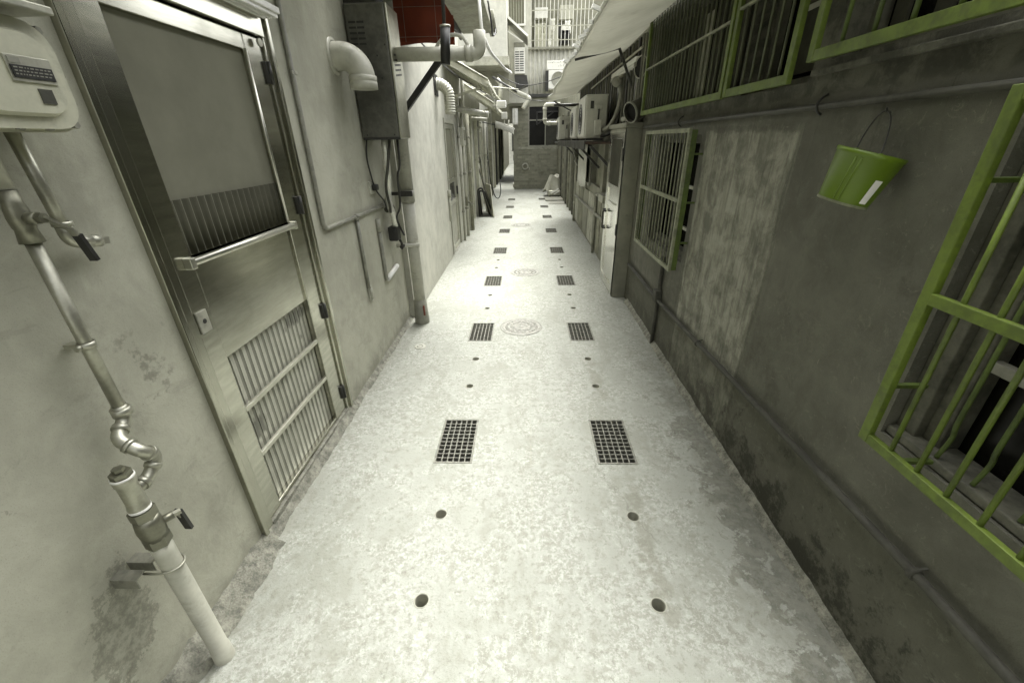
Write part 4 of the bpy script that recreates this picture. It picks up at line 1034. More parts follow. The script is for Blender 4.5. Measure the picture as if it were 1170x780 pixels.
for (a, b, c, d, m) in ((.35, .75, 4.5, 5.3, 'wood_pale'), (.8, 1.2, 4.5, 5.25, 'pvc'), (1.25, 1.6, 4.7, 5.1, 'dark'), (.35, .8, 5.45, 5.75, 'white'), (1.3, 1.62, 5.0, 5.25, 'white'), (1.2, 1.7, 5.4, 5.8, 'pvc')):
    G().box(a, b, 17.85, 18.09, c, d, .01).build('balcony_window', m, UP)
LA = [('tall pale shirt hanging behind the balcony bars', .95, 4.95, .12, .34, 'cloth'), ('white towel hanging at the left of the balcony', .62, 4.9, .10, .28, 'tarp'), ('white vest hung farthest right on the balcony', 1.45, 5.0, .16, .22, 'white'), ('dark trousers hanging behind the balcony bars', 1.2, 4.75, .12, .40, 'iron'), ('short bright cloth low on the balcony line', .85, 4.55, .10, .18, 'white')]
for lab, xx, zz, w_, h_, m in LA:
    g = G().sheet(lambda u, v: (xx + w_ * (u - .5) * (1 + .3 * (v > .8)), 17.2 + .02 * math.sin(u * 7), zz + h_ * v), 6, 5, .006)
    tag(g.build('laundry', m, base=(xx, 17.2, zz)), lab, 'laundry', 'laundry on the barred balcony')
# white neighbouring building, upper left
WB = thing('house', 'plain white upper storey jutting out above the far left canopies', 'house', (-1, 13, 3.4))
G().slab('y', 13.0, 13.2, -4, -.47, 3.62, 9).build('wall', 'far_wall', WB)
G().slab('x', -.47, -.67, 13.2, 14.4, 3.62, 9).build('side_wall', 'far_wall', WB)
G().box(-4, -.42, 12.85, 14.4, 3.42, 3.62, .01).build('ledge', 'slab', WB)
G().box(-4, -.47, 14.0, 14.2, 2.6, 3.42).build('lower_wall', 'grey_wall', WB)
WW = thing('house', 'slim white bay with glazed bars between the upper storeys', 'house', (-.3, 14.8, 4.6))
g = G().box(-.50, -.46, 14.7, 14.78, 4.62, 8, .004); g.box(-.02, .02, 14.7, 14.78, 4.62, 8, .004)
for zz in (4.62, 5.28, 6.0): g.box(-.46, -.02, 14.7, 14.77, zz, zz + .045, .004)
g.build('window_frame', 'white', WW)
for k in range(5): G().box(-.40 + .075 * k, -.386 + .075 * k, 14.74, 14.755, 4.665, 7).build('window_bar', 'pvc', WW)
G().box(-.46, -.02, 14.86, 14.90, 4.62, 8).build('pane', 'screen', WW)
G().box(-.62, .10, 14.92, 16.35, 2.7, 8).build('wall', 'far_wall', WW)
A2 = thing('awning', 'white-edged slanting metal awning over the tall air conditioner', 'awning', (-.2, 14, 4.2))
G().prism([(-.50, 13.6, 4.62), (.08, 13.6, 4.16), (.08, 14.8, 4.16), (-.50, 14.8, 4.62)], (0, 0, -.02)).build('sheet', 'conduit', A2)
G().bar((-.50, 13.59, 4.63), (.085, 13.59, 4.165), .03, .05).build('front_edge', 'white', A2)
G().bar((-.48, 13.65, 4.3), (-.05, 13.65, 4.05), .02, .02).build('brace', 'white', A2)
G().bar((.08, 13.59, 4.18), (.10, 13.62, 3.98), .03, .03).build('drop_edge', 'pvc', A2)
A3 = thing('air_conditioner', 'tall narrow window air conditioner with white slatted face, high at centre', 'air conditioner', (-.15, 14, 3.35))
G().box(-.31, .0, 14.0, 14.9, 3.33, 4.10, .015).build('case', 'conduit', A3)
g = G().box(-.30, -.0, 13.97, 14.0, 3.36, 3.98, .005); fp = g.build('front_panel', 'white', A3)
g = G()
for r_ in range(9):
    for c_ in range(2): g.box(-.275 + .13 * c_, -.165 + .13 * c_, 13.962, 13.97, 3.42 + .055 * r_, 3.445 + .055 * r_)
g.build('slots', 'iron', fp)
G().prism([(-.31, 13.98, 3.32), (.05, 13.98, 3.32), (.09, 13.98, 3.10), (-.25, 13.98, 2.98)], (0, .7, 0)).build('bracket_tray', 'iron', A3)

# ------------------------------------------------------------------ right near house
RH = thing('house', 'dark stained house with green window grilles, nearest on the right', 'house', (XR, 2, 0))
U1, U2, U3 = (-1.2, 1.87, 1.90, 2.75), (1.97, 2.56, 1.84, 2.50), (2.60, 4.26, 1.84, 2.46)
G().slab('x', XR, XR + .22, -7, 4.55, -.45, 3.4, [(.1, 1.095, .79, 1.72), (3.0, 3.93, .82, 1.66), U1, U2, U3]).build('wall', 'right_wall', RH)
G().box(XR + .225, XR + 4, -7, 4.54, 3.2, 3.4).build('roof', 'slab', RH)
G().box(XR + .0005, XR + .22, 1.88, 1.965, 1.84, 2.75).build('mullion_post', 'iron', RH)
g = G().box(XR - .03, XR - .001, .0, 1.93, 1.852, 1.874, .004); g.build('upper_ledge', 'right_wall', RH)
# near window (behind the large green grille)
g = G().box(XR + .035, XR + .10, 1.03, 1.094, .80, 1.71, .004); g.box(XR + .01, XR + .12, .1, 1.094, .792, .822, .006); g.box(XR + .035, XR + .10, .1, 1.03, 1.65, 1.71, .004)
g.box(XR + .06, XR + .12, .975, 1.03, .822, 1.65, .004)
nw = g.build('window', 'wood_jamb', RH)
g = G().box(XR + .07, XR + .10, .1, .975, 1.085, 1.115, .003); g.box(XR + .07, XR + .10, .1, .975, 1.40, 1.425, .003); g.build('sash_rail', 'conduit', nw)
G().box(XR + .13, XR + .14, .1, 1.094, .8, 1.71).build('pane', 'glass', nw)
for yy in (.93, .825, .71, .60, .49, .38):
    G().tube([(XR + .02, yy, 1.70), (XR + .02, yy, .93), (XR + .045, yy + .012, .89), (XR + .02, yy + .006, .825)], .006, 8, fil=.03).build('inner_bar', 'green_dark', nw)
# mid window
g = G().box(XR + .05, XR + .11, 3.0, 3.05, .82, 1.66, .003); g.box(XR + .05, XR + .11, 3.88, 3.93, .82, 1.66, .003); g.box(XR + .05, XR + .11, 3.05, 3.88, 1.61, 1.66, .003); g.box(XR + .05, XR + .11, 3.05, 3.88, .82, .87, .003)
g.box(XR + .05, XR + .10, 3.44, 3.49, .87, 1.61, .003)
mw = g.build('window', 'wood_jamb', RH)
G().box(XR + .12, XR + .13, 3.0, 3.93, .82, 1.66).build('pane', 'glass', mw)
g = G()
for (a, b, c, d) in ((3.15, 3.36, 1.30, 1.32), (3.15, 3.36, 1.0, 1.02)): g.box(XR + .09, XR + .115, a, b, c, d)
g.build('slats', 'pvc', mw)
# upper windows: panes, screens
for (y0, y1, z0, z1) in (U1, U2, U3):
    w_ = G().box(XR + .10, XR + .14, y0, y1, z0, z0 + .04); w_.box(XR + .10, XR + .14, y0, y0 + .04, z0 + .04, z1); w_.box(XR + .10, XR + .14, y1 - .04, y1, z0 + .04, z1)
    ww_ = w_.build('window', 'wood_dark', RH)
    G().box(XR + .16, XR + .17, y0, y1, z0, z1).build('pane', 'glass', ww_)
    if y0 > 1.9 and y0 < 2.5:
        G().box(XR + .115, XR + .125, 2.02, 2.40, z0 + .06, z1).build('screen', 'screen_dark', ww_)
        G().box(XR + .108, XR + .115, 2.04, 2.38, 2.14, 2.16).build('screen_bar', 'pvc_grey', ww_)
    elif y0 > 2.5:
        g = G()
        for k in range(14): g.box(XR + .118, XR + .13, 2.68 + .11 * k, 2.68 + .11 * k + .055 * (1 + (k * 7 % 3) * .3), z0 + .05, z1)
        g.build('blind', 'screen_dark', ww_)
        G().box(XR + .11, XR + .117, 3.42, 3.55, z0 + .05, 2.4).build('plank', 'wood', ww_)
    else:
        g = G()
        for k in range(10): g.box(XR + .118, XR + .13, .2 + .17 * k, .26 + .17 * k, z0 + .05, z1)
        g.build('blind', 'screen_dark', ww_)

def grille(y0, y1, z0, z1, x, mids, nb, label, mf='green', mb_='green', ms=None, lugs=(), fw=.026, br=.0065, dep=.02, side=None, mm=None, rw=None):
    t = thing('window_grille', label, 'window grille', (x, (y0 + y1) / 2, z0), 'iron window grilles on the right house')
    g = G()
    g.box(x - dep / 2, x + dep / 2, y0, y0 + fw, z0, z1, .002); g.box(x - dep / 2, x + dep / 2, y1 - fw, y1, z0, z1, .002)
    g.box(x - dep / 2 + .001, x + dep / 2 - .001, y0 + fw, y1 - fw, z0, z0 + fw, .002); g.box(x - dep / 2 + .001, x + dep / 2 - .001, y0 + fw, y1 - fw, z1 - fw, z1, .002)
    g.build('frame', mf, t)
    for zz in mids: G().box(x - dep / 2 - .002, x + dep / 2 - .004, y0 + fw, y1 - fw, zz - (rw or fw) / 2, zz + (rw or fw) / 2, .002).build('rail', mm or mf, t)
    for k in range(nb):
        yy = y0 + fw / 2 + (y1 - y0 - fw) * (k + 1) / (nb + 1)
        G().tube([(x + .003, yy, z0 + fw * .6), (x + .003, yy, z1 - fw * .6)], br, 8).build('bar', mb_, t)
    for (yy, zz) in lugs:
        g = G().box(x + dep / 2, XR + .006, yy - .008, yy + .008, zz - .006, zz + .006, .002); g.build('lug', 'green_dark', t)
    if side:
        for ya in (y0, y1):
            G().box(x + dep / 2, x + dep / 2 + .035, ya - (0 if ya == y0 else .006), ya + (.006 if ya == y0 else 0), z0 + .01, z1 - .01).build('side_flange', side, t)
        for k in range(6):
            pass
    return t
grille(.0, 1.05, .808, 1.738, XR - .10, [1.268], 11, 'large bright green window grille at the right edge, rusty lugs', lugs=((1.035, 1.0), (.93, .815), (1.035, 1.55)), fw=.030)
grille(2.93, 3.97, .775, 1.70, XR - .10, [1.262], 12, 'pale-framed window grille with green sides above the low pipe', mf='grille_pale', mb_='grille_pale', side='green_dark', ms='green_dark', lugs=((2.94, 1.55), (2.94, .98), (2.94, 1.25)), fw=.026, br=.0052)
grille(.0, 1.855, 1.888, 2.65, XR - .09, [], 12, 'upper green grille directly above the bucket', fw=.036, br=.007, mb_='green_dark')
grille(1.955, 2.555, 1.832, 2.60, XR - .09, [2.20], 6, 'narrow upper green grille with grey screen behind it', rw=.012, mm='grille_pale', mb_='grille_bar', fw=.036, br=.006)
grille(2.575, 4.26, 1.828, 2.56, XR - .09, [2.17], 23, 'long upper green grille with many close bars beside the awning', rw=.012, mm='grille_pale', mb_='grille_bar', fw=.036, br=.006)

# bucket
bk = thing('bucket', 'lime green plastic bucket hanging by a wire handle on the dark wall', 'bucket', (1.02, 1.404, 1.453))
rotb = Matrix.Rotation(.205, 3, 'Y') @ Matrix.Rotation(.128, 3, 'X')
bc = Vector((1.019, 1.417, 1.456)); axis = rotb @ Vector((0, 0, 1))
G().lathe(bc, axis, [(0, .0), (.0, .070), (.003, .071), (.134, .089), (.135, .0915), (.147, .0925), (.147, .0885), (.134, .087), (.005, .069), (.005, .0)], 48).build('shell', 'green_plastic', bk)
G().lathe(bc, axis, [(-.001, .066), (-.004, .069), (-.004, .0725), (.004, .0725)], 48).build('foot_ring', 'grille_pale', bk)
e1 = bc + axis * .143 + rotb @ Vector((-.03, .03, 0)); e2 = bc + axis * .143 + rotb @ Vector((-.01, -.05, 0)); top = Vector((1.128, 1.50, 1.712))
hh = []
for k in range(25):
    a = PI * k / 24; c0 = (e1 + e2) / 2
    hh.append(c0 + (e1 - e2) / 2 * math.cos(a) + (top - c0) * math.sin(a))
G().tube(hh, .0022, 8).build('handle', 'iron', bk)
for e_ in (e1, e2): G().tube([e_ + Vector((0, -.004, 0)), e_ + Vector((0, .004, 0))], .007, 10).build('handle_lug', 'green_plastic', bk)
def bside(ad, h, dr=0.0):
    a = math.radians(ad); r = .071 + (.089 - .071) * h / .134 + dr
    return bc + axis * h + rotb @ Vector((math.cos(a) * r, math.sin(a) * r, 0))
g = G(); g.sheet(lambda u, v: bside(268 + 17 * u, .012 + .07 * v, .0012), 8, 2); g.build('label', 'white', bk)
for ad in (214, 224):
    g = G(); g.tube([bside(ad, .008, .0005), bside(ad, .128, .0005)], .0022, 8); g.build('rib', 'green_plastic', bk)
tag(G().tube([(XR + .01, 1.50, 1.705), (XR - .012, 1.50, 1.711), (XR - .016, 1.50, 1.722)], .003, 8).build('nail', 'iron', base=(XR, 1.5, 1.71)), 'bent nail holding up the bucket handle', 'nail')

# pipes on the right wall
lp_ = thing('ledge_pipe', 'grey pipe running along the right wall under the upper grilles', 'pipe', (XR, 2, 1.745))
G().tube([(XR - .016, -1, 1.752), (XR - .016, 4.45, 1.738)], .0115, 12).build('pipe', 'conduit_dark', lp_)
for yy in (1.83, 3.4): G().tube([(XR, yy, 1.785), (XR - .022, yy, 1.772), (XR - .036, yy, 1.748), (XR - .022, yy, 1.724), (XR - .008, yy, 1.718)], .0045, 8, fil=.02).build('hook', 'iron', lp_)
low = thing('wall_pipe', 'grey pipe sloping low along the foot of the right wall', 'pipe', (XR, 2, .45))
G().tube([(XR - .028, -.6, .535), (XR - .028, .8, .515), (XR - .028, 2.4, .452), (XR - .028, 3.35, .415), (XR - .028, 4.40, .43)], .0145, 14).build('pipe', 'conduit_dark', low)
for yy, zz in ((.80, .515), (2.42, .451)):
    g = G().tube([(XR - .028, yy - .008, zz), (XR - .028, yy + .008, zz)], .0195, 14); g.bar((XR - .03, yy, zz + .016), (XR + .01, yy, zz + .026), .007, .004); g.build('clip', 'conduit_dark', low)
up_ = thing('standpipe', 'thin dark upright pipe below the pale-framed right window', 'pipe', (XR - .02, 3.33, 0))
G().tube([(XR - .018, 3.33, 0), (XR - .018, 3.33, .78)], .015, 12).build('pipe', 'conduit_dark', up_)
G().box(XR - .055, XR - .002, 3.29, 3.37, .40, .50, .006).build('joint_box', 'conduit_dark', up_)

# ------------------------------------------------------------------ right porch with steel door
PO = thing('porch', 'cement porch box with tall steel door, projecting from the right wall', 'porch', (XR, 5, 0))
PX0 = .995
G().slab('x', PX0, PX0 + .06, 4.545, 5.42, -.02, 1.74, [(4.60, 5.36, .01, 1.70)]).build('front_wall', 'jamb', PO)
G().box(PX0, XR + .2, 4.535, 4.60, -.02, 1.742, .004).build('side_wall', 'jamb', PO)
G().box(PX0 - .02, XR + .2, 4.52, 5.44, 1.743, 1.785, .005).build('roof_cap', 'jamb', PO)
g = G()
for a, b in ((4.602, 4.69), (5.27, 5.358)): g.box(PX0 - .008, PX0 + .03, a, b, .012, 1.698, .003)
for a, b in ((.012, .10), (.93, .99), (1.13, 1.18), (1.64, 1.698)): g.box(PX0 - .006, PX0 + .03, 4.69, 5.27, a, b, .003)
pd = g.build('door', 'steel_bright', PO)
G().box(PX0 + .006, PX0 + .012, 4.69, 5.27, .10, .93).build('lower_sheet', 'steel_bright', pd)
G().box(PX0 + .006, PX0 + .012, 4.69, 5.27, .99, 1.13).build('middle_sheet', 'steel_bright', pd)
G().box(PX0 + .006, PX0 + .012, 4.69, 5.27, 1.18, 1.64).build('screen', 'screen_dark', pd)
g = G()
for k in range(9): g.box(PX0 + .012, PX0 + .018, 4.71 + .065 * k, 4.718 + .065 * k, 1.18, 1.64)
g.build('screen_bar', 'iron', pd)
g = G().tube([(PX0 - .008, 5.22, .86), (PX0 - .05, 5.22, .86), (PX0 - .05, 5.22, .66), (PX0 - .008, 5.22, .66)], .009, 8, fil=.015)
for zz in (.86, .66): g.tube([(PX0 - .02, 5.20, zz), (PX0 - .02, 5.38, zz)], .010, 8); g.tube([(PX0 - .02, 5.29, zz - .02), (PX0 - .02, 5.29, zz + .02)], .014, 8)
g.build('bolt_handle', 'iron', pd)
for zz in (.75, 1.5): G().box(PX0 - .014, PX0 - .006, 4.585, 4.62, zz - .06, zz + .06, .002).build('hinge', 'iron', pd)

# ------------------------------------------------------------------ right second house
XB = 1.12
R2 = thing('house', 'shabby house of dark boards and pipes beyond the porch on the right', 'house', (XB, 8, 0))
G().box(XB, XB + .2, 4.56, 5.429, 1.79, 2.75).build('upper_wall', 'wood_dark', R2)
for k in range(34): G().box(XB - .03, XB - .001, 4.62 + .145 * k, 4.62 + .145 * k + .07, 1.80, 2.50).build('slat', ('wood_dark', 'iron', 'wood_jamb')[k * 7 % 3], R2)
G().slab('x', XB, XB + .2, 5.43, 9.6, -.45, 2.75, [(5.5, 6.4, .95, 1.62), (6.6, 7.6, .98, 1.62)]).build('wall', 'grey_wall', R2)
G().box(XB + .21, XB + 4, 5.44, 16.3, 2.6, 2.75).build('roof', 'slab', R2)
G().box(XB + .15, XB + .19, 5.45, 7.7, .9, 1.7).build('window', 'glass', R2)
for (a, b) in ((5.5, 5.85), (6.9, 7.3)): G().box(XB + .05, XB + .08, a, b, .97, 1.6, .004).build('board_shutter', 'wood', R2)
for k in range(6): G().box(XB - .02, XB - .001, 5.6 + .68 * k, 5.6 + .68 * k + .62, .05, .84, .004).build('wall_board', ('grey_wall', 'wood', 'slab')[k % 3], R2)
G().slab('x', XB + .04, XB + .24, 9.62, 16.35, -.45, 2.75, [(10.2, 11.0, .02, 2.1)]).build('far_wall', 'wood', R2)
G().box(XB + .2, XB + .23, 10.2, 11.0, 0, 2.1).build('far_door', 'wood_dark', R2)
for k in range(10):
    yy = 9.75 + .62 * k
    G().box(XB - .005, XB + .038, yy, yy + .09, 0, 2.3, .004).build('stud', ('wood', 'wood_dark', 'jamb')[k % 3], R2)
for lab, pts, r_ in (('long grey pipe stepping down along the boards beyond the porch', [(XB - .04, 5.5, .62), (XB - .04, 7.0, .60), (XB - .04, 9.5, .56)], .022),
                     ('bent grey pipe with a short riser above the boards', [(XB - .045, 5.9, .90), (XB - .045, 6.6, .90), (XB - .045, 6.62, .35), (XB - .045, 6.62, .0)], .022),
                     ('thin pipe angling up beneath the dark shelf', [(XB - .04, 8.3, .98), (XB - .04, 7.4, .94), (XB - .04, 7.38, 1.3)], .018),
                     ('pale upright pipe where the boards end on the right', [(XB - .03, 9.55, 0), (XB - .03, 9.55, 1.6)], .035)):
    t = thing('wall_pipe', lab, 'pipe', pts[0])
    G().tube(pts, r_, 10, fil=.05).build('pipe', 'pvc_grey' if r_ > .03 else 'conduit', t)
    g = G(); p, q = Vector(pts[0]), Vector(pts[1]); d = (q - p).normalized()
    for f_ in (.25, .75): c = p.lerp(q, f_); g.tube([c - d * .02, c + d * .02], r_ + .006, 10)
    g.build('clips', 'galv', t)
# AC shelf and units
SH = thing('shelf', 'dark rusty shelf carrying air conditioners on the right wall', 'shelf', (XB, 7, 1.58))
G().box(.70, XB - .001, 5.35, 9.4, 1.59, 1.615, .003).build('board', 'rust', SH)
G().box(.685, .70, 5.33, 9.42, 1.535, 1.63, .003).build('front_lip', 'iron', SH)
for yy in (5.5, 6.8, 8.1, 9.3): G().bar((XB, yy, 1.25), (.78, yy, 1.575), .03, .03).build('bracket', 'iron', SH)
def ac_unit(x0, x1, y0, y1, z0, z1, label, first):
    t = thing('air_conditioner', label, 'air conditioner', (x0, y0, z0), 'outdoor air conditioner units')
    G().box(x0 + .012, x1, y0, y1, z0 + .02, z1, .012).build('case', 'ac', t)
    fr = G().box(x0, x0 + .012, y0 + .02, y1 - .02, z0 + .04, z1 - .02, .004).build('front', 'ac', t)
    c = Vector((x0 - .002, y0 + (y1 - y0) * .6, (z0 + z1) / 2)); R_ = min(y1 - y0, z1 - z0) * .36
    g = G()
    for k in range(5): g.lathe(c, (-1, 0, 0), [(0, R_ * (k + 1) / 5), (.006, R_ * (k + 1) / 5), (.006, R_ * (k + 1) / 5 - .008), (0, R_ * (k + 1) / 5 - .008)], 24)
    g.build('fan_guard', 'iron', fr)
    g = G().box(x0 + .06, x0 + .10, y0 - .002, y0 + .004, z1 - .14, z1 - .06); g.build('vent_slot', 'iron', t)
    G().box(x0 + .115, x0 + .20, y0 - .05, y0, z0 + .05, z0 + .22, .008).build('valve_cover', 'ac', t); G().box(x0 + .12, x0 + .20, y0 - .035, y0, z1 - .15, z1 - .10, .006).build('terminal_cover', 'ac', t)
    G().tube([(x0 + .16, y0 - .025, z1 - .13), (x0 + .155, y0 - .03, z0 + .2)], .010, 8).build('valve_pipe', 'iron', t)
    g = G(); g.box(x0 + .03, x1 - .02, y0 + .05, y0 + .10, z0, z0 + .022); g.box(x0 + .03, x1 - .02, y1 - .10, y1 - .05, z0, z0 + .022); g.build('feet', 'iron', t)
    g = G().box(x0 + .008, x1 + .004, y0 - .004, y1 + .004, z1 - .012, z1 + .006, .004); g.build('lid', 'ac', t)
ac_unit(.715, .975, 5.62, 6.32, 1.632, 2.11, 'near air conditioner unit on the dark shelf above the porch door', True)
ac_unit(.705, .975, 6.55, 7.3, 1.632, 2.06, 'air conditioner tucked directly behind the near unit', False)
ac_unit(.70, .98, 9.6, 10.3, 1.62, 2.06, 'far air conditioner unit standing left of the dark shelf', False)
tag(G().box(.68, XB + .03, 9.45, 10.5, 1.565, 1.60, .004).build('shelf', 'iron', base=(.9, 10, 1.58)), 'small dark ledge under the farthest unit', 'shelf')
for lab, pts, r_, m in (('thick grey insulated hose looping from the near unit', [(.93, 5.60, 1.74), (.99, 5.52, 1.76), (1.05, 5.45, 1.88), (1.085, 5.40, 2.06), (1.05, 5.36, 2.18), (1.0, 5.36, 2.20)], .026, 'conduit'),
                     ('thin dark hose looping beside the near unit', [(.92, 5.60, 1.68), (1.0, 5.50, 1.69), (1.07, 5.45, 1.80), (1.10, 5.42, 2.05)], .018, 'iron'),
                     ('short grey pipe lying on the porch roof', [(.98, 4.75, 1.82), (1.08, 4.62, 1.83), (1.16, 4.5, 1.86)], .022, 'conduit')):
    tag(G().tube(pts, r_, 10, fil=.1).build('hose', m, base=pts[0]), lab, 'hose')
ts = thing('coupling', 'round metal coupling on the wall above the near unit', 'pipe fitting', (1.0, 5.34, 2.2))
G().lathe((1.0, 5.30, 2.20), (-.3, -1, 0), [(-.02, .05), (.03, .05), (.035, .042), (.035, .02), (.05, .018), (.05, 0)], 18).build('body', 'conduit', ts)
G().tube([(1.0, 5.32, 2.24), (1.10, 5.30, 2.27)], .016, 8).build('stub', 'galv', ts)
# duct, oval vent, batten lamp, thin rails
dk = thing('duct', 'wide dark duct with open mouth above the porch roof', 'duct', (1.0, 4.5, 1.86))
G().tube([(.995, 4.48, 1.865), (1.26, 4.62, 1.96)], .088, 24, caps=False).build('tube', 'heater', dk)
G().lathe((.995, 4.48, 1.865), (.9, .45, .32), [(-.004, .082), (-.008, .088), (-.004, .094), (.012, .094)], 24).build('mouth_rim', 'conduit', dk)
G().lathe((1.03, 4.50, 1.877), (.9, .45, .32), [(0, .0), (0, .086)], 24).build('inner_shade', 'dark', dk)
ov = thing('vent_disc', 'round black disc with pale rim on the wall above the duct', 'vent', (1.1, 4.6, 2.26))
G().lathe((1.10, 4.66, 2.25), (-1, -.5, 0), [(-.01, .0), (-.01, .09), (.012, .095), (.016, .09), (.006, .086)], 24).build('rim', 'pvc', ov)
G().lathe((1.10, 4.66, 2.25), (-1, -.5, 0), [(.004, .086), (.007, .0)], 24).build('disc', 'dark', ov)
bl = thing('batten_lamp', 'white twin batten lamp, unlit, under the awning', 'lamp', (1.06, 5.3, 2.3))
G().box(1.05, XB, 4.72, 5.95, 2.30, 2.345, .004).build('tray', 'white', bl)
for xx in (1.062, 1.10): G().cyl((xx, 4.76, 2.285), (xx, 5.92, 2.285), .013, 12).build('tube', 'white', bl)
for yy in (4.72, 5.92): G().box(1.045, XB, yy, yy + .03, 2.262, 2.30, .003).build('end_cap', 'pvc_grey', bl)
tag(G().tube([(1.075, 4.58, 2.395), (1.075, 7.8, 2.375)], .011, 8).build('rail', 'galv', base=(1.07, 6, 2.38)), 'thin bright rail running along the wall under the awning', 'rail')
tag(G().tube([(1.11, 4.62, 2.52), (1.11, 4.62, 1.95)], .010, 8).build('rod', 'pvc_grey', base=(1.11, 4.62, 2)), 'slim pale upright rod beside the round black disc', 'rod')
wl2 = thing('wire_bundle', 'bundle of pale wires dropping between disc and duct', 'wires', (1.1, 4.75, 2))
for k in range(4): G().tube([(1.09 + .006 * k, 4.72 + .03 * k, 2.18), (1.09 + .006 * k, 4.74 + .03 * k, 1.95)], .006, 6).build('wire', 'pvc' if k % 2 else 'pvc_grey', wl2)
# awning
AW = thing('awning', 'large off-white canvas awning slanting over the lane from the right', 'awning', (XR, 5, 2.4))
def awf(u, v):
    y = 1.5 + 8.6 * u
    x = XR - .005 - (.665 + .012 * math.sin(u * 30)) * v
    z = 2.535 - .165 * v - .03 * math.sin(v * PI) + .018 * math.sin(u * 5 * PI) * v + .01 * math.sin(u * 23 + v * 5)
    return (x, y, z)
G().sheet(awf, 100, 14, .003).build('canvas', 'canvas', AW)
G().tube([Vector(awf(k / 40, 1)) for k in range(41)], .013, 8).build('edge_tube', 'canvas', AW)
g = G().box(XR - .05, XR - .012, 1.5, 10.1, 2.505, 2.525, .003); g.build('wall_rail', 'pvc_grey', AW)
for k in range(16):
    u = .16 + .019 * k + .006 * math.sin(k * 5); p = Vector(awf(u, 1))
    G().bar(p + Vector((-.012, 0, -.012)), p + Vector((-.035 - .015 * (k % 3), .03 * math.sin(k * 3), -.012 + .02 * math.sin(k))), .022, .022).build('edge_tie', 'white', AW)
g = G().tube([(XR, 4.95, 2.02), (.93, 4.95, 2.455)], .014, 8); g.build('arm', 'iron', AW)
g = G().tube([(.94, 4.95, 2.45), (.50, 4.95, 2.36)], .012, 8); g.build('fore_arm', 'iron', AW)
G().tube([(XR - .01, 9.9, 2.1), (.60, 9.9, 2.36)], .014, 8).build('arm', 'iron', AW)
G().tube([(.62, 10.1, 2.30), (XR, 10.1, 2.30)], .03, 8).build('end_tube', 'iron', AW)
gd = thing('gutter_pipe', 'white bent pipe hanging below the far end of the awning', 'pipe', (.42, 10.2, 1.95))
G().tube([(.76, 10.25, 2.33), (.43, 10.25, 2.33), (.43, 10.25, 1.97), (XB, 10.25, 1.97)], .038, 14, fil=.07).build('pipe', 'pvc', gd)
for (a, b) in (((.43, 10.25, 2.22), (.43, 10.25, 2.27)), ((.43, 10.25, 2.02), (.43, 10.25, 2.07)), ((.50, 10.25, 1.97), (.56, 10.25, 1.97))): G().tube([a, b], .045, 14).build('socket', 'pvc', gd)
# white cloth below the shelf
ct = thing('curtain', 'white cloth sheet hanging under the dark shelf, knotted at top', 'curtain', (1.0, 8, 1.0))
G().sheet(lambda u, v: (1.055 + .02 * math.sin(u * 26) * (1.2 - v * .5), 7.75 + 1.1 * u, .86 + .70 * v + .02 * math.sin(u * 9)), 40, 8, .004).build('sheet', 'cloth', ct)
G().sheet(lambda u, v: (.98 + .10 * u + .02 * math.sin(v * 9), 8.95 + .30 * u, 1.25 + .30 * v - .1 * u), 8, 8, .01).build('knot', 'cloth', ct)
tag(G().box(1.02, XB - .002, 5.75, 6.1, .87, .97, .01).build('box', 'pvc_grey', base=(1.07, 5.9, .87)), 'small pale box on the ledge beyond the porch door', 'box')

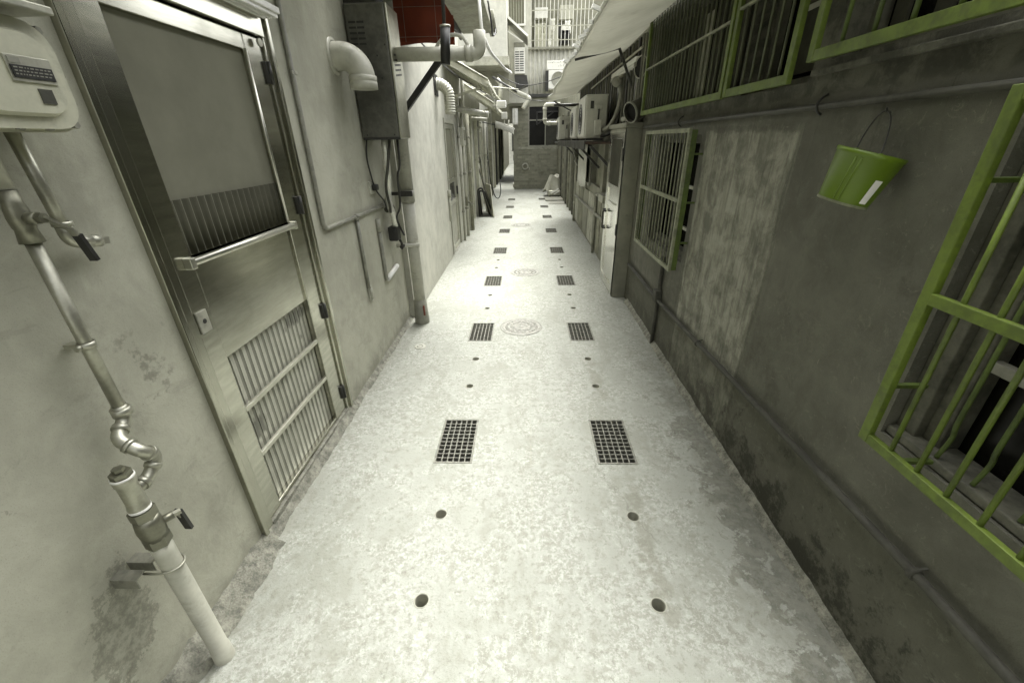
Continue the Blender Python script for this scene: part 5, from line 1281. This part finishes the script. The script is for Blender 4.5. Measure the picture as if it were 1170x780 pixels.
# far right tarp-covered machine
tp = thing('covered_machine', 'low machine draped in a pale tarpaulin at the far right', 'machine', (.95, 14.2, 0))
def tarpf(u, v):
    a = 2 * PI * u
    rx, ry = .30 - .16 * v, .38 - .2 * v
    k = 1 + (.10 * math.sin(a * 5 + .7) + .06 * math.sin(a * 11)) * (1 - v) + .10 * math.sin(a * 2 + 1) * v
    return (.88 + .05 * v + rx * k * math.cos(a), 14.2 + ry * k * math.sin(a), .16 + (.44 + .05 * math.sin(a * 2)) * v - .07 * math.sin(a * 3) * (1 - v))
G().sheet(tarpf, 48, 8).build('cover', 'tarp', tp)
G().sheet(lambda u, v: tuple(Vector((.93, 14.2, .615)).lerp(Vector(tarpf(u, 1)), v)), 48, 3).build('cover_top', 'tarp', tp)
G().box(.72, 1.12, 13.75, 14.5, .04, .2, .03).build('base', 'galv', tp)
g = G().bar((.80, 13.72, .12), (1.05, 13.72, .26), .03, .04); g.bar((.9, 13.7, .10), (1.08, 13.7, .2), .03, .03); g.build('lever', 'white', tp)
for xx in (.78, 1.06): G().tube([(xx - .03, 13.85, .06), (xx + .03, 13.85, .06)], .06, 12).build('wheel', 'black', tp)
tag(G().box(.60, 1.14, 12.9, 13.65, .0, .035, .008).build('mat', 'conduit', base=(.9, 13.2, 0)), 'dark flat mat on the floor before the covered machine', 'mat')
tag(G().box(.66, 1.12, 12.2, 12.7, .0, .012, .004).build('mat', 'conduit', base=(.9, 12.4, 0)), 'thin grey board lying flat in front of the dark mat', 'board')
# far AC with sign board
fa = thing('air_conditioner', 'white air conditioner with round fan on the corrugated cladding', 'air conditioner', (1.1, 16.6, 3.2))
G().box(.80, 1.42, 16.45, 16.84, 3.20, 3.74, .015).build('case', 'white', fa)
G().lathe((1.12, 16.44, 3.47), (0, -1, 0), [(0, 0), (.003, .21), (.008, .215), (.008, .225), (0, .225)], 28).build('fan', 'conduit', fa)
G().box(.70, .80, 16.6, 16.84, 3.15, 3.75, .01).build('side_bracket', 'iron', fa)
sg = thing('sign_board', 'white board with faded grey marks above the far air conditioner', 'sign', (1.2, 16.5, 3.78))
G().box(.74, 1.70, 16.50, 16.55, 3.765, 4.02, .006).build('board', 'white', sg)
g = G(); r2 = random.Random(4)
for k in range(16):
    xx = .79 + .055 * k
    g.box(xx, xx + .03, 16.494, 16.4995, 3.94 + .02 * r2.random(), 3.955 + .03 * r2.random())
    if k > 5: g.box(xx, xx + .012, 16.494, 16.4995, 3.84, 3.86 + .05 * r2.random())
g.build('faded_marks', 'conduit', sg)
